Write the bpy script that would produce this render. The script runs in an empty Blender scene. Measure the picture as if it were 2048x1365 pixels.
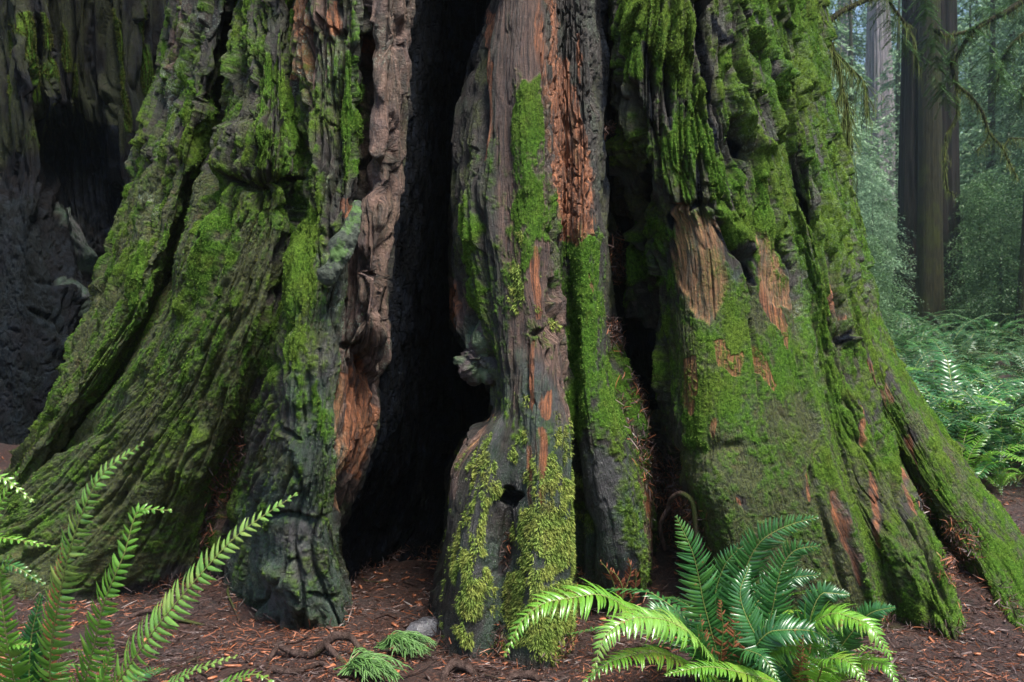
import bpy, math, random
import numpy as np
from mathutils import Vector

# ------------------------------------------------------------------ camera, sky, sun, exposure
S = bpy.context.scene
COL = S.collection
F_PX, CX, HZ, CAM_H = 1991.0, 1024.0, 620.0, 1.75     # focal length, centre and horizon of the picture, eye height
cam_d = bpy.data.cameras.new("camera"); cam = bpy.data.objects.new("camera", cam_d); COL.objects.link(cam)
cam.location = (0, 0, CAM_H); cam.rotation_euler = (math.radians(90), 0, 0)
cam_d.sensor_width = 36; cam_d.lens = 36 * F_PX / 2048
cam_d.shift_y = -(682.5 - HZ) / 2048
cam_d.clip_start = 0.05; cam_d.clip_end = 2000
cam_d.dof.use_dof = True; cam_d.dof.focus_distance = 5.6; cam_d.dof.aperture_fstop = 4.5
S.camera = cam

SUN_EL, SUN_AZ = 64.0, 36.0        # height, and degrees to the right of straight behind the camera
W = bpy.data.worlds.new("World"); S.world = W; W.use_nodes = True
nt = W.node_tree
sky = nt.nodes.new("ShaderNodeTexSky"); sky.sky_type = 'NISHITA'; sky.sun_disc = False
sky.sun_elevation = math.radians(SUN_EL); sky.sun_rotation = math.radians(180 - SUN_AZ)
sky.air_density = 1.0; sky.dust_density = 1.0; sky.ozone_density = 2.0
bg = nt.nodes["Background"]; bg.inputs[1].default_value = 0.065
nt.links.new(sky.outputs[0], bg.inputs[0])
sd = bpy.data.lights.new("sun", 'SUN'); sun = bpy.data.objects.new("sun", sd); COL.objects.link(sun)
sd.energy = 3.2; sd.angle = math.radians(22); sd.color = (1.0, 0.95, 0.86)
a_, e_ = math.radians(SUN_AZ), math.radians(SUN_EL)
sdir = Vector((math.sin(a_) * math.cos(e_), -math.cos(a_) * math.cos(e_), math.sin(e_)))
sun.rotation_euler = sdir.to_track_quat('Z', 'Y').to_euler()
S.view_settings.view_transform = 'Standard'; S.view_settings.look = 'None'
S.view_settings.exposure = 1.75; S.view_settings.gamma = 1.0
S.render.engine = 'CYCLES'
S.cycles.use_denoising = True
S.cycles.max_bounces = 6; S.cycles.diffuse_bounces = 3; S.cycles.glossy_bounces = 2
S.cycles.transmission_bounces = 3; S.cycles.volume_bounces = 1; S.cycles.transparent_max_bounces = 8
S.cycles.caustics_reflective = False; S.cycles.caustics_refractive = False

rng = np.random.default_rng(7); random.seed(7)

# ------------------------------------------------------------------ small helpers
def at(px, py, Y):
    """world point at depth Y for a measurement taken on the photograph"""
    return ((px - CX) / F_PX * Y, Y, CAM_H - (py - HZ) / F_PX * Y)
def ground_Y(py, z=0.0): return F_PX * (CAM_H - z) / (py - HZ)

_T = {}
def vn(u, v, seed=0):
    """smooth value noise 0..1"""
    if seed not in _T: _T[seed] = np.random.default_rng(1000 + seed).random((256, 256), dtype=np.float32)
    T = _T[seed]
    u = np.asarray(u, np.float32) + 1000.37 * (1 + seed % 7); v = np.asarray(v, np.float32) + 777.1
    ui = np.floor(u).astype(np.int32); vi = np.floor(v).astype(np.int32)
    fu = u - ui; fv = v - vi
    fu = fu * fu * (3 - 2 * fu); fv = fv * fv * (3 - 2 * fv)
    u0 = ui & 255; u1 = (ui + 1) & 255; v0 = vi & 255; v1 = (vi + 1) & 255
    a = T[u0, v0]; b = T[u1, v0]; c = T[u0, v1]; d = T[u1, v1]
    return (a + (b - a) * fu) * (1 - fv) + (c + (d - c) * fu) * fv
def fbm(u, v, o=3, seed=0, g=0.5):
    s = 0; a = 1; t = 0
    for i in range(o):
        s = s + a * vn(u * 2.03 ** i, v * 2.03 ** i, seed + i); t += a; a *= g
    return s / t
def sst(a, b, x):
    t = np.clip((x - a) / (b - a), 0, 1); return t * t * (3 - 2 * t)
def hash2(i, j, seed=0):
    i = i.astype(np.int64); j = j.astype(np.int64)
    h = (i * 73856093) ^ (j * 19349663) ^ (seed * 83492791 + 12345)
    h = (h ^ (h >> 13)) * 1274126177 & 0xFFFFFFFF
    h = (h ^ (h >> 15)) & 0xFFFFFF
    return (h / float(0xFFFFFF)).astype(np.float32)
def crack(n, w):
    """1 on the level line of a noise, falling off with distance"""
    d = np.abs(n - 0.5); return np.exp(-(d / w) ** 2)

def mesh_np(name, V, Fq, mats, parent=None, smooth=True, mat_idx=None, loc=None, attrs=None):
    """V (n,3), Fq (m,k): all faces k-gons"""
    V = np.ascontiguousarray(V, np.float32); Fq = np.ascontiguousarray(Fq, np.int32)
    me = bpy.data.meshes.new(name)
    me.vertices.add(len(V)); me.vertices.foreach_set("co", V.ravel())
    m, k = Fq.shape
    me.loops.add(m * k); me.loops.foreach_set("vertex_index", Fq.ravel())
    me.polygons.add(m); me.polygons.foreach_set("loop_start", np.arange(0, m * k, k, dtype=np.int32))
    for mt in (mats if isinstance(mats, (list, tuple)) else [mats]): me.materials.append(mt)
    if mat_idx is not None: me.polygons.foreach_set("material_index", np.ascontiguousarray(mat_idx, np.int32))
    me.update(calc_edges=True)
    if smooth: me.polygons.foreach_set("use_smooth", np.ones(m, bool))
    for an, arr in (attrs or {}).items():
        at_ = me.attributes.new(an, 'FLOAT_COLOR', 'POINT')
        at_.data.foreach_set("color", np.ascontiguousarray(arr, np.float32).ravel())
    o = bpy.data.objects.new(name, me); COL.objects.link(o)
    if loc is not None: o.location = loc
    if parent is not None: o.parent = parent
    return o
def empty(name, loc=(0, 0, 0), rz=0.0):
    o = bpy.data.objects.new(name, None); COL.objects.link(o); o.location = loc; o.rotation_euler = (0, 0, rz)
    o.empty_display_size = 0.2
    return o
def tag(o, label=None, cat=None, group=None, kind=None):
    if label: o["label"] = label
    if cat: o["category"] = cat
    if group: o["group"] = group
    if kind: o["kind"] = kind
    return o
def copy_tree(o, parent=None):
    c = o.copy(); COL.objects.link(c)
    if parent is not None: c.parent = parent
    for ch in [x for x in o.children]: copy_tree(ch, c)
    return c

# ------------------------------------------------------------------ node helpers
class NB:
    def __init__(s, name):
        s.m = bpy.data.materials.new(name); s.m.use_nodes = True; s.t = s.m.node_tree
        s.b = s.t.nodes["Principled BSDF"]; s.out = s.t.nodes["Material Output"]
        s.tc = s.t.nodes.new("ShaderNodeTexCoord")
    def link(s, a, b): s.t.links.new(a, b)
    def _in(s, sock, v):
        if isinstance(v, bpy.types.NodeSocket): s.link(v, sock)
        elif isinstance(v, (tuple, list)) and len(v) == 3 and sock.type == 'RGBA': sock.default_value = (*v, 1)
        else: sock.default_value = v
    def noise(s, scale, detail=4, rough=0.6, stretch=(1, 1, 1), dist=0.0):
        mp = s.t.nodes.new("ShaderNodeMapping"); mp.inputs["Scale"].default_value = stretch
        s.link(s.tc.outputs["Object"], mp.inputs[0])
        n = s.t.nodes.new("ShaderNodeTexNoise"); n.inputs["Scale"].default_value = scale
        n.inputs["Detail"].default_value = detail; n.inputs["Roughness"].default_value = rough
        n.inputs["Distortion"].default_value = dist
        s.link(mp.outputs[0], n.inputs["Vector"]); return n.outputs["Fac"]
    def flow(s, su, sv, detail=5, rough=0.7, dist=0.0):
        a = s.t.nodes.new("ShaderNodeAttribute"); a.attribute_name = "flow"
        mp = s.t.nodes.new("ShaderNodeMapping"); mp.inputs["Scale"].default_value = (su, sv, 1)
        s.link(a.outputs["Vector"], mp.inputs[0])
        n = s.t.nodes.new("ShaderNodeTexNoise"); n.inputs["Scale"].default_value = 1.0
        n.inputs["Detail"].default_value = detail; n.inputs["Roughness"].default_value = rough; n.inputs["Distortion"].default_value = dist
        s.link(mp.outputs[0], n.inputs["Vector"]); return n.outputs["Fac"]
    def vor(s, scale, stretch=(1, 1, 1)):
        mp = s.t.nodes.new("ShaderNodeMapping"); mp.inputs["Scale"].default_value = stretch
        s.link(s.tc.outputs["Object"], mp.inputs[0])
        n = s.t.nodes.new("ShaderNodeTexVoronoi"); n.inputs["Scale"].default_value = scale
        s.link(mp.outputs[0], n.inputs["Vector"]); return n.outputs["Distance"]
    def rng(s, x, a, b, c=0.0, d=1.0):
        n = s.t.nodes.new("ShaderNodeMapRange"); n.interpolation_type = 'SMOOTHSTEP'
        s._in(n.inputs[0], x)
        for i, v in enumerate((a, b, c, d)): n.inputs[i + 1].default_value = v
        return n.outputs[0]
    def math(s, op, a, b=0.0, clamp=False):
        n = s.t.nodes.new("ShaderNodeMath"); n.operation = op; n.use_clamp = clamp
        s._in(n.inputs[0], a); s._in(n.inputs[1], b); return n.outputs[0]
    def mix(s, f, a, b):
        n = s.t.nodes.new("ShaderNodeMix"); n.data_type = 'RGBA'
        s._in(n.inputs[0], f); s._in(n.inputs[6], a); s._in(n.inputs[7], b); return n.outputs[2]
    def attr(s, name):
        n = s.t.nodes.new("ShaderNodeAttribute"); n.attribute_name = name
        sp = s.t.nodes.new("ShaderNodeSeparateColor"); s.link(n.outputs["Color"], sp.inputs[0])
        return sp.outputs[0], sp.outputs[1], sp.outputs[2]
    def rand(s):
        n = s.t.nodes.new("ShaderNodeNewGeometry"); return n.outputs["Random Per Island"]
    def objrand(s):
        n = s.t.nodes.new("ShaderNodeObjectInfo"); return n.outputs["Random"]
    def bump(s, h, strength=0.5, dist=0.01):
        n = s.t.nodes.new("ShaderNodeBump"); n.inputs["Strength"].default_value = strength
        n.inputs["Distance"].default_value = dist; s.link(h, n.inputs["Height"]); s.link(n.outputs[0], s.b.inputs["Normal"])
    def done(s, col, rough=0.7, spec=0.4):
        s._in(s.b.inputs["Base Color"], col); s._in(s.b.inputs["Roughness"], rough)
        s._in(s.b.inputs["Specular IOR Level"], spec); return s.m

def mat_bark():
    n = NB("redwood_bark")
    moss, olive, lich = n.attr("coat"); red, tan, char_shade = n.attr("wood"); slate, brown, wet = n.attr("skin")
    fine = n.noise(60, 6, 0.75); mid = n.noise(9, 6, 0.7); fib = n.flow(62, 4.5, 6, .75, .4); speck = n.noise(170, 3, 0.7)
    big = n.noise(2.2, 4, 0.6); vein = n.flow(95, 30, 4, .8, .8)
    c = n.mix(n.rng(fib, .36, .66), (.0048, .0038, .0034), (.044, .031, .025))
    c = n.mix(n.rng(mid, .45, .72, 0, .7), c, (.034, .054, .028))
    c = n.mix(n.rng(vein, .56, .66, 0, .5), c, (.11, .105, .085))
    bw = n.mix(n.rng(fib, .34, .68), (.024, .012, .010), (.195, .112, .082))
    bw = n.mix(n.rng(mid, .5, .68, 0, .75), bw, n.mix(n.rng(vein, .35, .65), (.045, .022, .024), (.13, .085, .080)))
    c = n.mix(n.math('MULTIPLY', brown, n.rng(fib, .2, .6, .6, 1)), c, bw)
    sl = n.mix(n.rng(mid, .35, .65), (.018, .030, .024), (.060, .088, .070))
    sl = n.mix(n.rng(vein, .50, .62, 0, .8), sl, (.050, .105, .040))
    sl = n.mix(n.rng(big, .50, .62, 0, .75), sl, n.mix(n.rng(fine, .3, .7), (.040, .034, .040), (.115, .098, .110)))
    c = n.mix(n.math('MULTIPLY', slate, .9), c, sl)
    rd = n.mix(n.rng(fib, .36, .66), (.050, .018, .009), (.46, .165, .066))
    rd = n.mix(n.rng(vein, .54, .66, 0, .8), rd, (.035, .018, .016))
    c = n.mix(n.math('MULTIPLY', red, n.rng(fine, .25, .5, .6, 1)), c, rd)
    tn = n.mix(n.rng(fib, .36, .66), (.12, .052, .026), (.52, .255, .115))
    tn = n.mix(n.rng(vein, .50, .60, 0, .6), tn, (.075, .090, .035)); tn = n.mix(n.rng(n.flow(16, 2.2, 4, .7), .48, .62, 0, .8), tn, (.070, .080, .060))
    c = n.mix(n.math('MULTIPLY', tan, n.rng(mid, .25, .5, .55, 1)), c, tn)
    ol = n.mix(n.rng(fine, .36, .64), (.014, .020, .005), (.085, .098, .020))
    ol = n.mix(n.rng(mid, .5, .7, 0, .8), ol, n.mix(n.rng(fine, .36, .64), (.030, .020, .005), (.110, .080, .020)))
    ol = n.mix(n.rng(vein, .55, .63, 0, .6), ol, (.060, .080, .050))
    c = n.mix(n.math('MULTIPLY', olive, n.rng(fine, .25, .5, .55, 1)), c, ol)
    mo = n.mix(n.rng(fine, .3, .68), (.020, .058, .006), (.105, .235, .022))
    mo = n.mix(n.rng(big, .4, .65), mo, n.mix(n.rng(fine, .3, .68), (.030, .060, .006), (.16, .25, .030)))
    mo = n.mix(n.rng(n.flow(7, 2.6, 5, .7), .55, .68, 0, .6), mo, n.mix(n.rng(fine, .3, .68), (.030, .030, .006), (.105, .105, .022)))
    c = n.mix(n.math('MULTIPLY', moss, n.rng(speck, .25, .48, .5, 1)), c, mo)
    lm = n.math('MULTIPLY', n.rng(speck, .50, .56), n.rng(n.noise(28, 4, .7), .44, .60))
    c = n.mix(n.math('MULTIPLY', lich, lm), c, (.34, .42, .32))
    c = n.mix(char_shade, c, n.mix(n.rng(mid, .4, .75), (.0022, .0028, .0042), (.0120, .0165, .0270)))
    h = n.math('ADD', n.math('MULTIPLY', fib, .9), n.math('MULTIPLY', fine, .6))
    h = n.math('ADD', h, n.math('MULTIPLY', n.math('MULTIPLY', speck, moss), .9))
    h = n.math('ADD', h, n.math('MULTIPLY', vein, .8)); h = n.math('ADD', h, n.math('MULTIPLY', n.flow(170, 9, 3, .6), .7)); n.bump(h, 1.0, .022)
    r = n.math('SUBTRACT', .70, n.math('MULTIPLY', n.math('ADD', wet, .25), n.rng(vein, .40, .62, .1, .5)))
    r = n.math('ADD', r, n.math('MULTIPLY', moss, .2), True)
    sp = n.math('SUBTRACT', .5, n.math('ADD', n.math('MULTIPLY', moss, .4), n.math('MULTIPLY', char_shade, .43)), True)
    return n.done(c, r, sp)
def mat_bark_simple(name, d, l, zs=.2, green=(.05, .07, .02), g=0.5, rough=.8):
    n = NB(name)
    fib = n.noise(9, 6, .7, (3, 3, zs)); mid = n.noise(1.6, 5, .6)
    c = n.mix(n.rng(fib, .32, .68), d, l)
    c = n.mix(n.rng(mid, .48, .62, 0, g), c, green)
    n.bump(fib, .9, .05)
    return n.done(c, rough, .12)
def mat_moss(name, dark, light, sss=0.0):
    n = NB(name)
    c = n.mix(n.rand(), dark, light)
    c = n.mix(n.rng(n.noise(14, 3, .6), .4, .65, 0, .6), c, (light[0] * 1.25, light[1] * .95, light[2]))
    c = n.mix(n.rng(n.noise(5, 5, .7, (1.3, 1.3, .6)), .54, .68, 0, .7), c, (light[0] * .55, light[1] * .34, light[2] * .6))
    return n.done(c, .85, .15)
def leafmat(name, dark, light, rough=.32, spec=.5, trans=.25, hue=None):
    n = NB(name)
    f = n.math('ADD', n.math('MULTIPLY', n.rand(), .6), n.math('MULTIPLY', n.objrand(), .4))
    c = n.mix(f, dark, light)
    if hue: c = n.mix(n.rng(n.noise(4, 3, .6), .52, .7, 0, .8), c, hue); c = n.mix(n.rng(n.noise(23, 3, .6), .66, .72, 0, .85), c, (.20, .10, .035))
    n.done(c, rough, spec)
    if trans:
        tr = n.t.nodes.new("ShaderNodeBsdfTranslucent"); n.link(c, tr.inputs[0])
        mx = n.t.nodes.new("ShaderNodeMixShader"); mx.inputs[0].default_value = trans
        n.link(n.b.outputs[0], mx.inputs[1]); n.link(tr.outputs[0], mx.inputs[2]); n.link(mx.outputs[0], n.out.inputs[0])
    return n.m
def mat_ground():
    n = NB("forest_duff")
    a = n.noise(3.0, 6, .7); b = n.noise(60, 5, .75); c_ = n.noise(16, 4, .7, (1, 1, 1), 1.5)
    c = n.mix(n.rng(b, .32, .68), (.010, .0055, .0045), (.072, .027, .017))
    c = n.mix(n.rng(a, .42, .62, 0, .7), c, n.mix(n.rng(b, .35, .65), (.012, .008, .008), (.052, .029, .026)))
    c = n.mix(n.rng(c_, .60, .68, 0, .55), c, (.20, .085, .045))
    c = n.mix(n.rng(n.noise(1.3, 4, .7), .62, .70, 0, .6), c, (.035, .050, .012))
    n.bump(n.math('ADD', b, n.math('MULTIPLY', c_, .8)), .9, .03)
    return n.done(c, n.rng(a, .3, .7, .45, .75), .5)

M = {}
M['bark'] = mat_bark()
M['far_bark'] = mat_bark_simple("distant_bark", (.003, .0025, .0025), (.022, .016, .014), .12, (.014, .018, .008), .4)
M['hazed_bark'] = mat_bark_simple("hazed_bark", (.10, .085, .09), (.30, .26, .28), .1, (.12, .14, .10), .3)  # farthest redwoods: haze paleness painted into the bark colour
M['mossy_bark'] = mat_bark_simple("mossy_bark", (.010, .009, .005), (.036, .032, .015), .3, (.035, .040, .009), .8)
M['shag'] = mat_moss("shaggy_moss", (.055, .095, .014), (.20, .275, .058))
M['tuft'] = mat_moss("green_moss", (.040, .095, .012), (.175, .315, .050))
M['tuft_dark'] = mat_moss("olive_moss", (.022, .038, .006), (.080, .105, .016))
M['hang_moss'] = mat_moss("hanging_moss", (.045, .070, .015), (.12, .165, .045))
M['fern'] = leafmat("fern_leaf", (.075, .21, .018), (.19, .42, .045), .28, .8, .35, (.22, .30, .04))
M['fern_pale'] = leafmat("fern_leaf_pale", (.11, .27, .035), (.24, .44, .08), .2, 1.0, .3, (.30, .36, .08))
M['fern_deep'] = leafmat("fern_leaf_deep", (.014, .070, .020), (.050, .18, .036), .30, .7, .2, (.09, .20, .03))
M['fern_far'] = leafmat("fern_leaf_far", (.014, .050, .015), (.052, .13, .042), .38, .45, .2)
M['fern_dead'] = leafmat("fern_leaf_dead", (.12, .035, .018), (.33, .12, .06), .6, .3, .1)
M['stem'] = leafmat("fern_stem", (.13, .17, .04), (.22, .24, .07), .5, .4, 0)
M['needle'] = leafmat("conifer_needles", (.022, .060, .020), (.085, .17, .05), .5, .4, .3)
M['needle_hazed'] = leafmat("hazed_conifer_needles", (.11, .21, .11), (.32, .46, .27), .5, .4, .3)  # paler copy for far crowns, the mist's paleness put into the colour
M['sprig'] = leafmat("redwood_sprig", (.050, .13, .030), (.16, .30, .08), .4, .5, .2)
M['ground'] = mat_ground()
M['twig_a'] = leafmat("orange_litter", (.14, .042, .018), (.42, .15, .07), .5, .5, 0)
M['twig_b'] = leafmat("dark_litter", (.018, .010, .008), (.070, .035, .026), .5, .35, 0)
M['twig_c'] = leafmat("wet_litter", (.050, .030, .028), (.15, .10, .09), .42, .35, 0)
M['root'] = mat_bark_simple("root_wood", (.030, .018, .015), (.105, .068, .058), .8, (.06, .09, .015), .7, .45)
n_ = NB("wet_nub"); n_.bump(n_.noise(30, 5, .7), .6, .02)
M['nub_skin'] = n_.done(n_.mix(n_.rng(n_.noise(8, 5, .7, (1, 1, 3)), .4, .6), (.022, .021, .024), (.11, .105, .115)), .3, .6)

# ------------------------------------------------------------------ ground
def gz(x, y):
    x = np.asarray(x, np.float32); y = np.asarray(y, np.float32)
    z = 0.52 * sst(7.0, 10.5, y) * sst(-2.0, -4.2, x)
    z = z + 0.75 * sst(12, 30, y) * sst(-6, 2, x)
    z = z + .16 * np.exp(-(((x - 2.75) / .45) ** 2 + ((y - 6.1) / .55) ** 2))      # duff heaped between the right roots
    z = z + .30 * np.exp(-(((x - .95) / .22) ** 2 + ((y - 6.2) / .4) ** 2))      # and in the crack beside the green column
    z = z + .12 * np.exp(-(((x + 1.8) / .25) ** 2 + ((y - 6.0) / .35) ** 2))
    z = z + (fbm(x * 1.1, y * 1.1, 3, 40) - .5) * .10 + (fbm(x * 6, y * 6, 3, 44) - .5) * .045
    z = z + (vn(x * .07, y * .07, 48) - .5) * 1.5 * sst(25, 90, np.hypot(x, y))
    return z
def spaced(a, b, lo, hi, d, grow=1.09):
    """fine spacing d inside [lo, hi], growing outwards to a and b"""
    mid = np.arange(lo, hi + d, d); L = []; s = d; x = lo
    while x > a: s *= grow; x -= s; L.append(x)
    R = []; s = d; x = mid[-1]
    while x < b: s *= grow; x += s; R.append(x)
    return np.concatenate([np.array(L[::-1]), mid, np.array(R)])
gx = spaced(-420, 420, -3.6, 4.2, .022); gy = spaced(-60, 420, 3.6, 9.5, .022)
GX, GY = np.meshgrid(gx, gy); GZ = gz(GX, GY)
nx, ny = len(gx), len(gy)
idx = np.arange(nx * ny).reshape(ny, nx)
Fg = np.stack([idx[:-1, :-1], idx[:-1, 1:], idx[1:, 1:], idx[1:, :-1]], -1).reshape(-1, 4)
g = mesh_np("forest_floor", np.stack([GX, GY, GZ], -1).reshape(-1, 3), Fg, M['ground'])
tag(g, kind="structure")

# ------------------------------------------------------------------ a chart of the trunk's face: features measured on the photograph
class Chart:
    X0, Y0, SC = -300.0, -60.0, 0.5
    def __init__(s):
        s.w, s.h = int(2700 * s.SC), int(1500 * s.SC); s.ch = {}
    def get(s, c):
        if c not in s.ch: s.ch[c] = np.zeros((s.h, s.w), np.float32)
        return s.ch[c]
    def _box(s, pts, pad):
        P = np.array(pts, float)
        x0 = max(0, int((P[:, 0].min() - pad - s.X0) * s.SC)); x1 = min(s.w, int((P[:, 0].max() + pad - s.X0) * s.SC) + 2)
        y0 = max(0, int((P[:, 1].min() - pad - s.Y0) * s.SC)); y1 = min(s.h, int((P[:, 1].max() + pad - s.Y0) * s.SC) + 2)
        gx_, gy_ = np.meshgrid(np.arange(x0, x1) / s.SC + s.X0, np.arange(y0, y1) / s.SC + s.Y0)
        return (slice(y0, y1), slice(x0, x1)), gx_, gy_
    @staticmethod
    def _dist(P, gx_, gy_, closed=False):
        d = np.full(gx_.shape, 1e9); tt = np.zeros(gx_.shape); n = len(P)
        for i in range(n if closed else n - 1):
            a = P[i]; b = P[(i + 1) % n]; ab = b - a; L = max(ab @ ab, 1e-6)
            t = np.clip(((gx_ - a[0]) * ab[0] + (gy_ - a[1]) * ab[1]) / L, 0, 1)
            q = np.hypot(gx_ - a[0] - t * ab[0], gy_ - a[1] - t * ab[1])
            m = q < d; d[m] = q[m]; tt[m] = ((i + t) / max(1, n - 1))[m]
        return d, tt
    def _put(s, c, sl, m, val, mode):
        A = s.get(c)
        if mode == 'add': A[sl] += m * val
        elif mode == 'mul': A[sl] *= 1 - m * (1 - val)
        else: A[sl] = np.maximum(A[sl], m * val) if val >= 0 else np.minimum(A[sl], m * val)
    def stroke(s, c, pts, w, val, mode='max', taper=True):
        P = np.array(pts, float); sl, gx_, gy_ = s._box(pts, w * 2.5)
        d, t = s._dist(P, gx_, gy_)
        ww = w * (0.35 + 0.65 * np.sin(np.pi * np.clip(t, .02, .98)) ** .5) if taper else w
        m = np.exp(-(d / ww) ** 2 * 1.2); m[m < .02] = 0
        s._put(c, sl, m, val, mode)
    def poly(s, c, pts, val, soft=14, mode='max'):
        P = np.array(pts, float); sl, gx_, gy_ = s._box(pts, soft * 2)
        d, _ = s._dist(P, gx_, gy_, True)
        ins = np.zeros(gx_.shape, bool); n = len(P)
        for i in range(n):
            a = P[i]; b = P[(i + 1) % n]
            c1 = (a[1] > gy_) != (b[1] > gy_)
            with np.errstate(divide='ignore', invalid='ignore'):
                xx = (b[0] - a[0]) * (gy_ - a[1]) / (b[1] - a[1] if b[1] != a[1] else 1e-9) + a[0]
            ins ^= c1 & (gx_ < xx)
        sd_ = np.where(ins, d, -d); m = sst(-soft, soft, sd_)
        s._put(c, sl, m, val, mode)
    def sample(s, c, px, py):
        A = s.get(c)
        x = np.clip((px - s.X0) * s.SC, 0, s.w - 1.01); y = np.clip((py - s.Y0) * s.SC, 0, s.h - 1.01)
        xi = x.astype(int); yi = y.astype(int); fx = x - xi; fy = y - yi
        return ((A[yi, xi] * (1 - fx) + A[yi, xi + 1] * fx) * (1 - fy) + (A[yi + 1, xi] * (1 - fx) + A[yi + 1, xi + 1] * fx) * fy).astype(np.float32)

def pchip(xk, Yk, x):
    """monotone cubic; xk (n,), Yk (n, ...), x (m,)"""
    xk = np.asarray(xk, float); Yk = np.asarray(Yk, float); h = np.diff(xk)
    hs = h.reshape(-1, *([1] * (Yk.ndim - 1)))
    dl = np.diff(Yk, axis=0) / hs
    d = np.zeros_like(Yk); d[0] = dl[0]; d[-1] = dl[-1]
    w1 = 2 * hs[1:] + hs[:-1]; w2 = hs[1:] + 2 * hs[:-1]
    same = (dl[:-1] * dl[1:]) > 0
    with np.errstate(divide='ignore', invalid='ignore'):
        hm = (w1 + w2) / (w1 / dl[:-1] + w2 / dl[1:])
    d[1:-1] = np.where(same, hm, 0)
    k = np.clip(np.searchsorted(xk, x, 'right') - 1, 0, len(xk) - 2)
    t = ((x - xk[k]) / h[k]).reshape(-1, *([1] * (Yk.ndim - 1))); H = h[k].reshape(t.shape)
    y0, y1, d0, d1 = Yk[k], Yk[k + 1], d[k], d[k + 1]
    return (1 + 2 * t) * (1 - t) ** 2 * y0 + t * (1 - t) ** 2 * H * d0 + t * t * (3 - 2 * t) * y1 + t * t * (t - 1) * H * d1

def trunk_surface(lines, back, nrow, dens, top_z, axis, taper=.05):
    """lines: traced flow lines of the bark [(px, py, Y)...] top to foot, left to right; back: world lines round the far side.
    returns base grid P (rows, cols, 3), metric coordinates U, V"""
    t = np.linspace(0, 1, nrow); K = []
    for L in lines:
        A = np.array(L, float); pyv = A[0, 1] + t * (A[-1, 1] - A[0, 1])
        B = pchip(A[:, 1], A[:, [0, 2]], pyv)
        K.append(np.stack([(B[:, 0] - CX) / F_PX * B[:, 1], B[:, 1], CAM_H - (pyv - HZ) / F_PX * B[:, 1]], -1))
    for L in back:
        A = np.array(L, float); B = pchip(-A[:, 2], A, -(A[0, 2] + t * (A[-1, 2] - A[0, 2])))
        K.append(B)
    K.append(K[0].copy()); K = np.array(K)                       # (nl, nrow, 3)
    # upward extension
    kz = K[:, 0, :]; ext = []
    zs = np.concatenate([np.linspace(0, 1, 70)[1:] ** 1.8])
    for q in zs[::-1]:
        E = kz.copy(); E[:, 2] = kz[:, 2] + (top_z - kz[:, 2]) * q
        f = 1 - taper * q * (top_z - 3.5) / 3
        E[:, 0] = axis[0] + (E[:, 0] - axis[0]) * f; E[:, 1] = axis[1] + (E[:, 1] - axis[1]) * f; ext.append(E)
    # downward below the ground
    und = []
    kb = K[:, -1, :]; dirv = kb[:, :2] - np.array(axis)[None]; dirv /= np.linalg.norm(dirv, axis=1, keepdims=True)
    for q in (.04, .09, .16, .3, .5):
        E = kb.copy(); E[:, 2] -= q; E[:, :2] += dirv * q * .35; und.append(E)
    K = np.concatenate([np.array(ext).transpose(1, 0, 2), K, np.array(und).transpose(1, 0, 2)], 1)
    seg = np.linalg.norm(np.diff(K[:, len(ext):-5], axis=0), axis=2).mean(1)
    nf = len(lines) - 1
    s = np.concatenate([[0], np.cumsum(seg)])
    cs = []
    for i, L_ in enumerate(seg):
        n = max(3, int(L_ / (dens if i < nf else dens * 10)))
        cs.append(s[i] + np.arange(n) / n * L_)
    cs = np.concatenate(cs)
    # periodic pchip: pad
    P = pchip(np.concatenate([[s[-2] - s[-1]], s, [s[-1] + s[1]]]), np.concatenate([K[-2:-1], K, K[1:2]]), cs)  # (ncol, nr, 3)
    P = P.transpose(1, 0, 2)
    ne = len(ext)
    V = np.zeros(P.shape[:2]); dv = np.linalg.norm(np.diff(P, axis=0), axis=2)
    V[1:] = np.cumsum(dv, 0)
    V = V - V[ne:ne + 1]
    vm = V.mean(1, keepdims=True) * .5 + V * .5
    U = np.broadcast_to(cs[None], P.shape[:2])
    return P, U.astype(np.float32), vm.astype(np.float32), cs, s

def grid_normals(P, wrap=True):
    du = np.roll(P, -1, 1) - np.roll(P, 1, 1); dv = np.gradient(P, axis=0)
    N = np.cross(dv, du); N /= np.linalg.norm(N, axis=2, keepdims=True) + 1e-9
    return N
def blur(A, r):
    for ax, wrap in ((0, 'edge'), (1, 'wrap')):
        pad = [(0, 0)] * A.ndim; pad[ax] = (r, r)
        for _ in range(2):
            B = np.pad(A, pad, mode=wrap); c = np.cumsum(B, axis=ax)
            z = np.zeros_like(np.take(c, [0], ax)); c = np.concatenate([z, c], ax); k = 2 * r + 1
            n = A.shape[ax]
            A = (np.take(c, range(k, k + n), ax) - np.take(c, range(0, n), ax)) / k
    return A
def project(P):
    Y = np.maximum(P[..., 1], .5)
    return (CX + P[..., 0] / Y * F_PX).astype(np.float32), (HZ - (P[..., 2] - CAM_H) / Y * F_PX).astype(np.float32)
def grid_faces(nr, nc):
    i = np.arange(nr * nc).reshape(nr, nc); j = np.roll(i, -1, 1)
    return np.stack([i[:-1], i[1:], j[1:], j[:-1]], -1).reshape(-1, 4)

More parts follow.
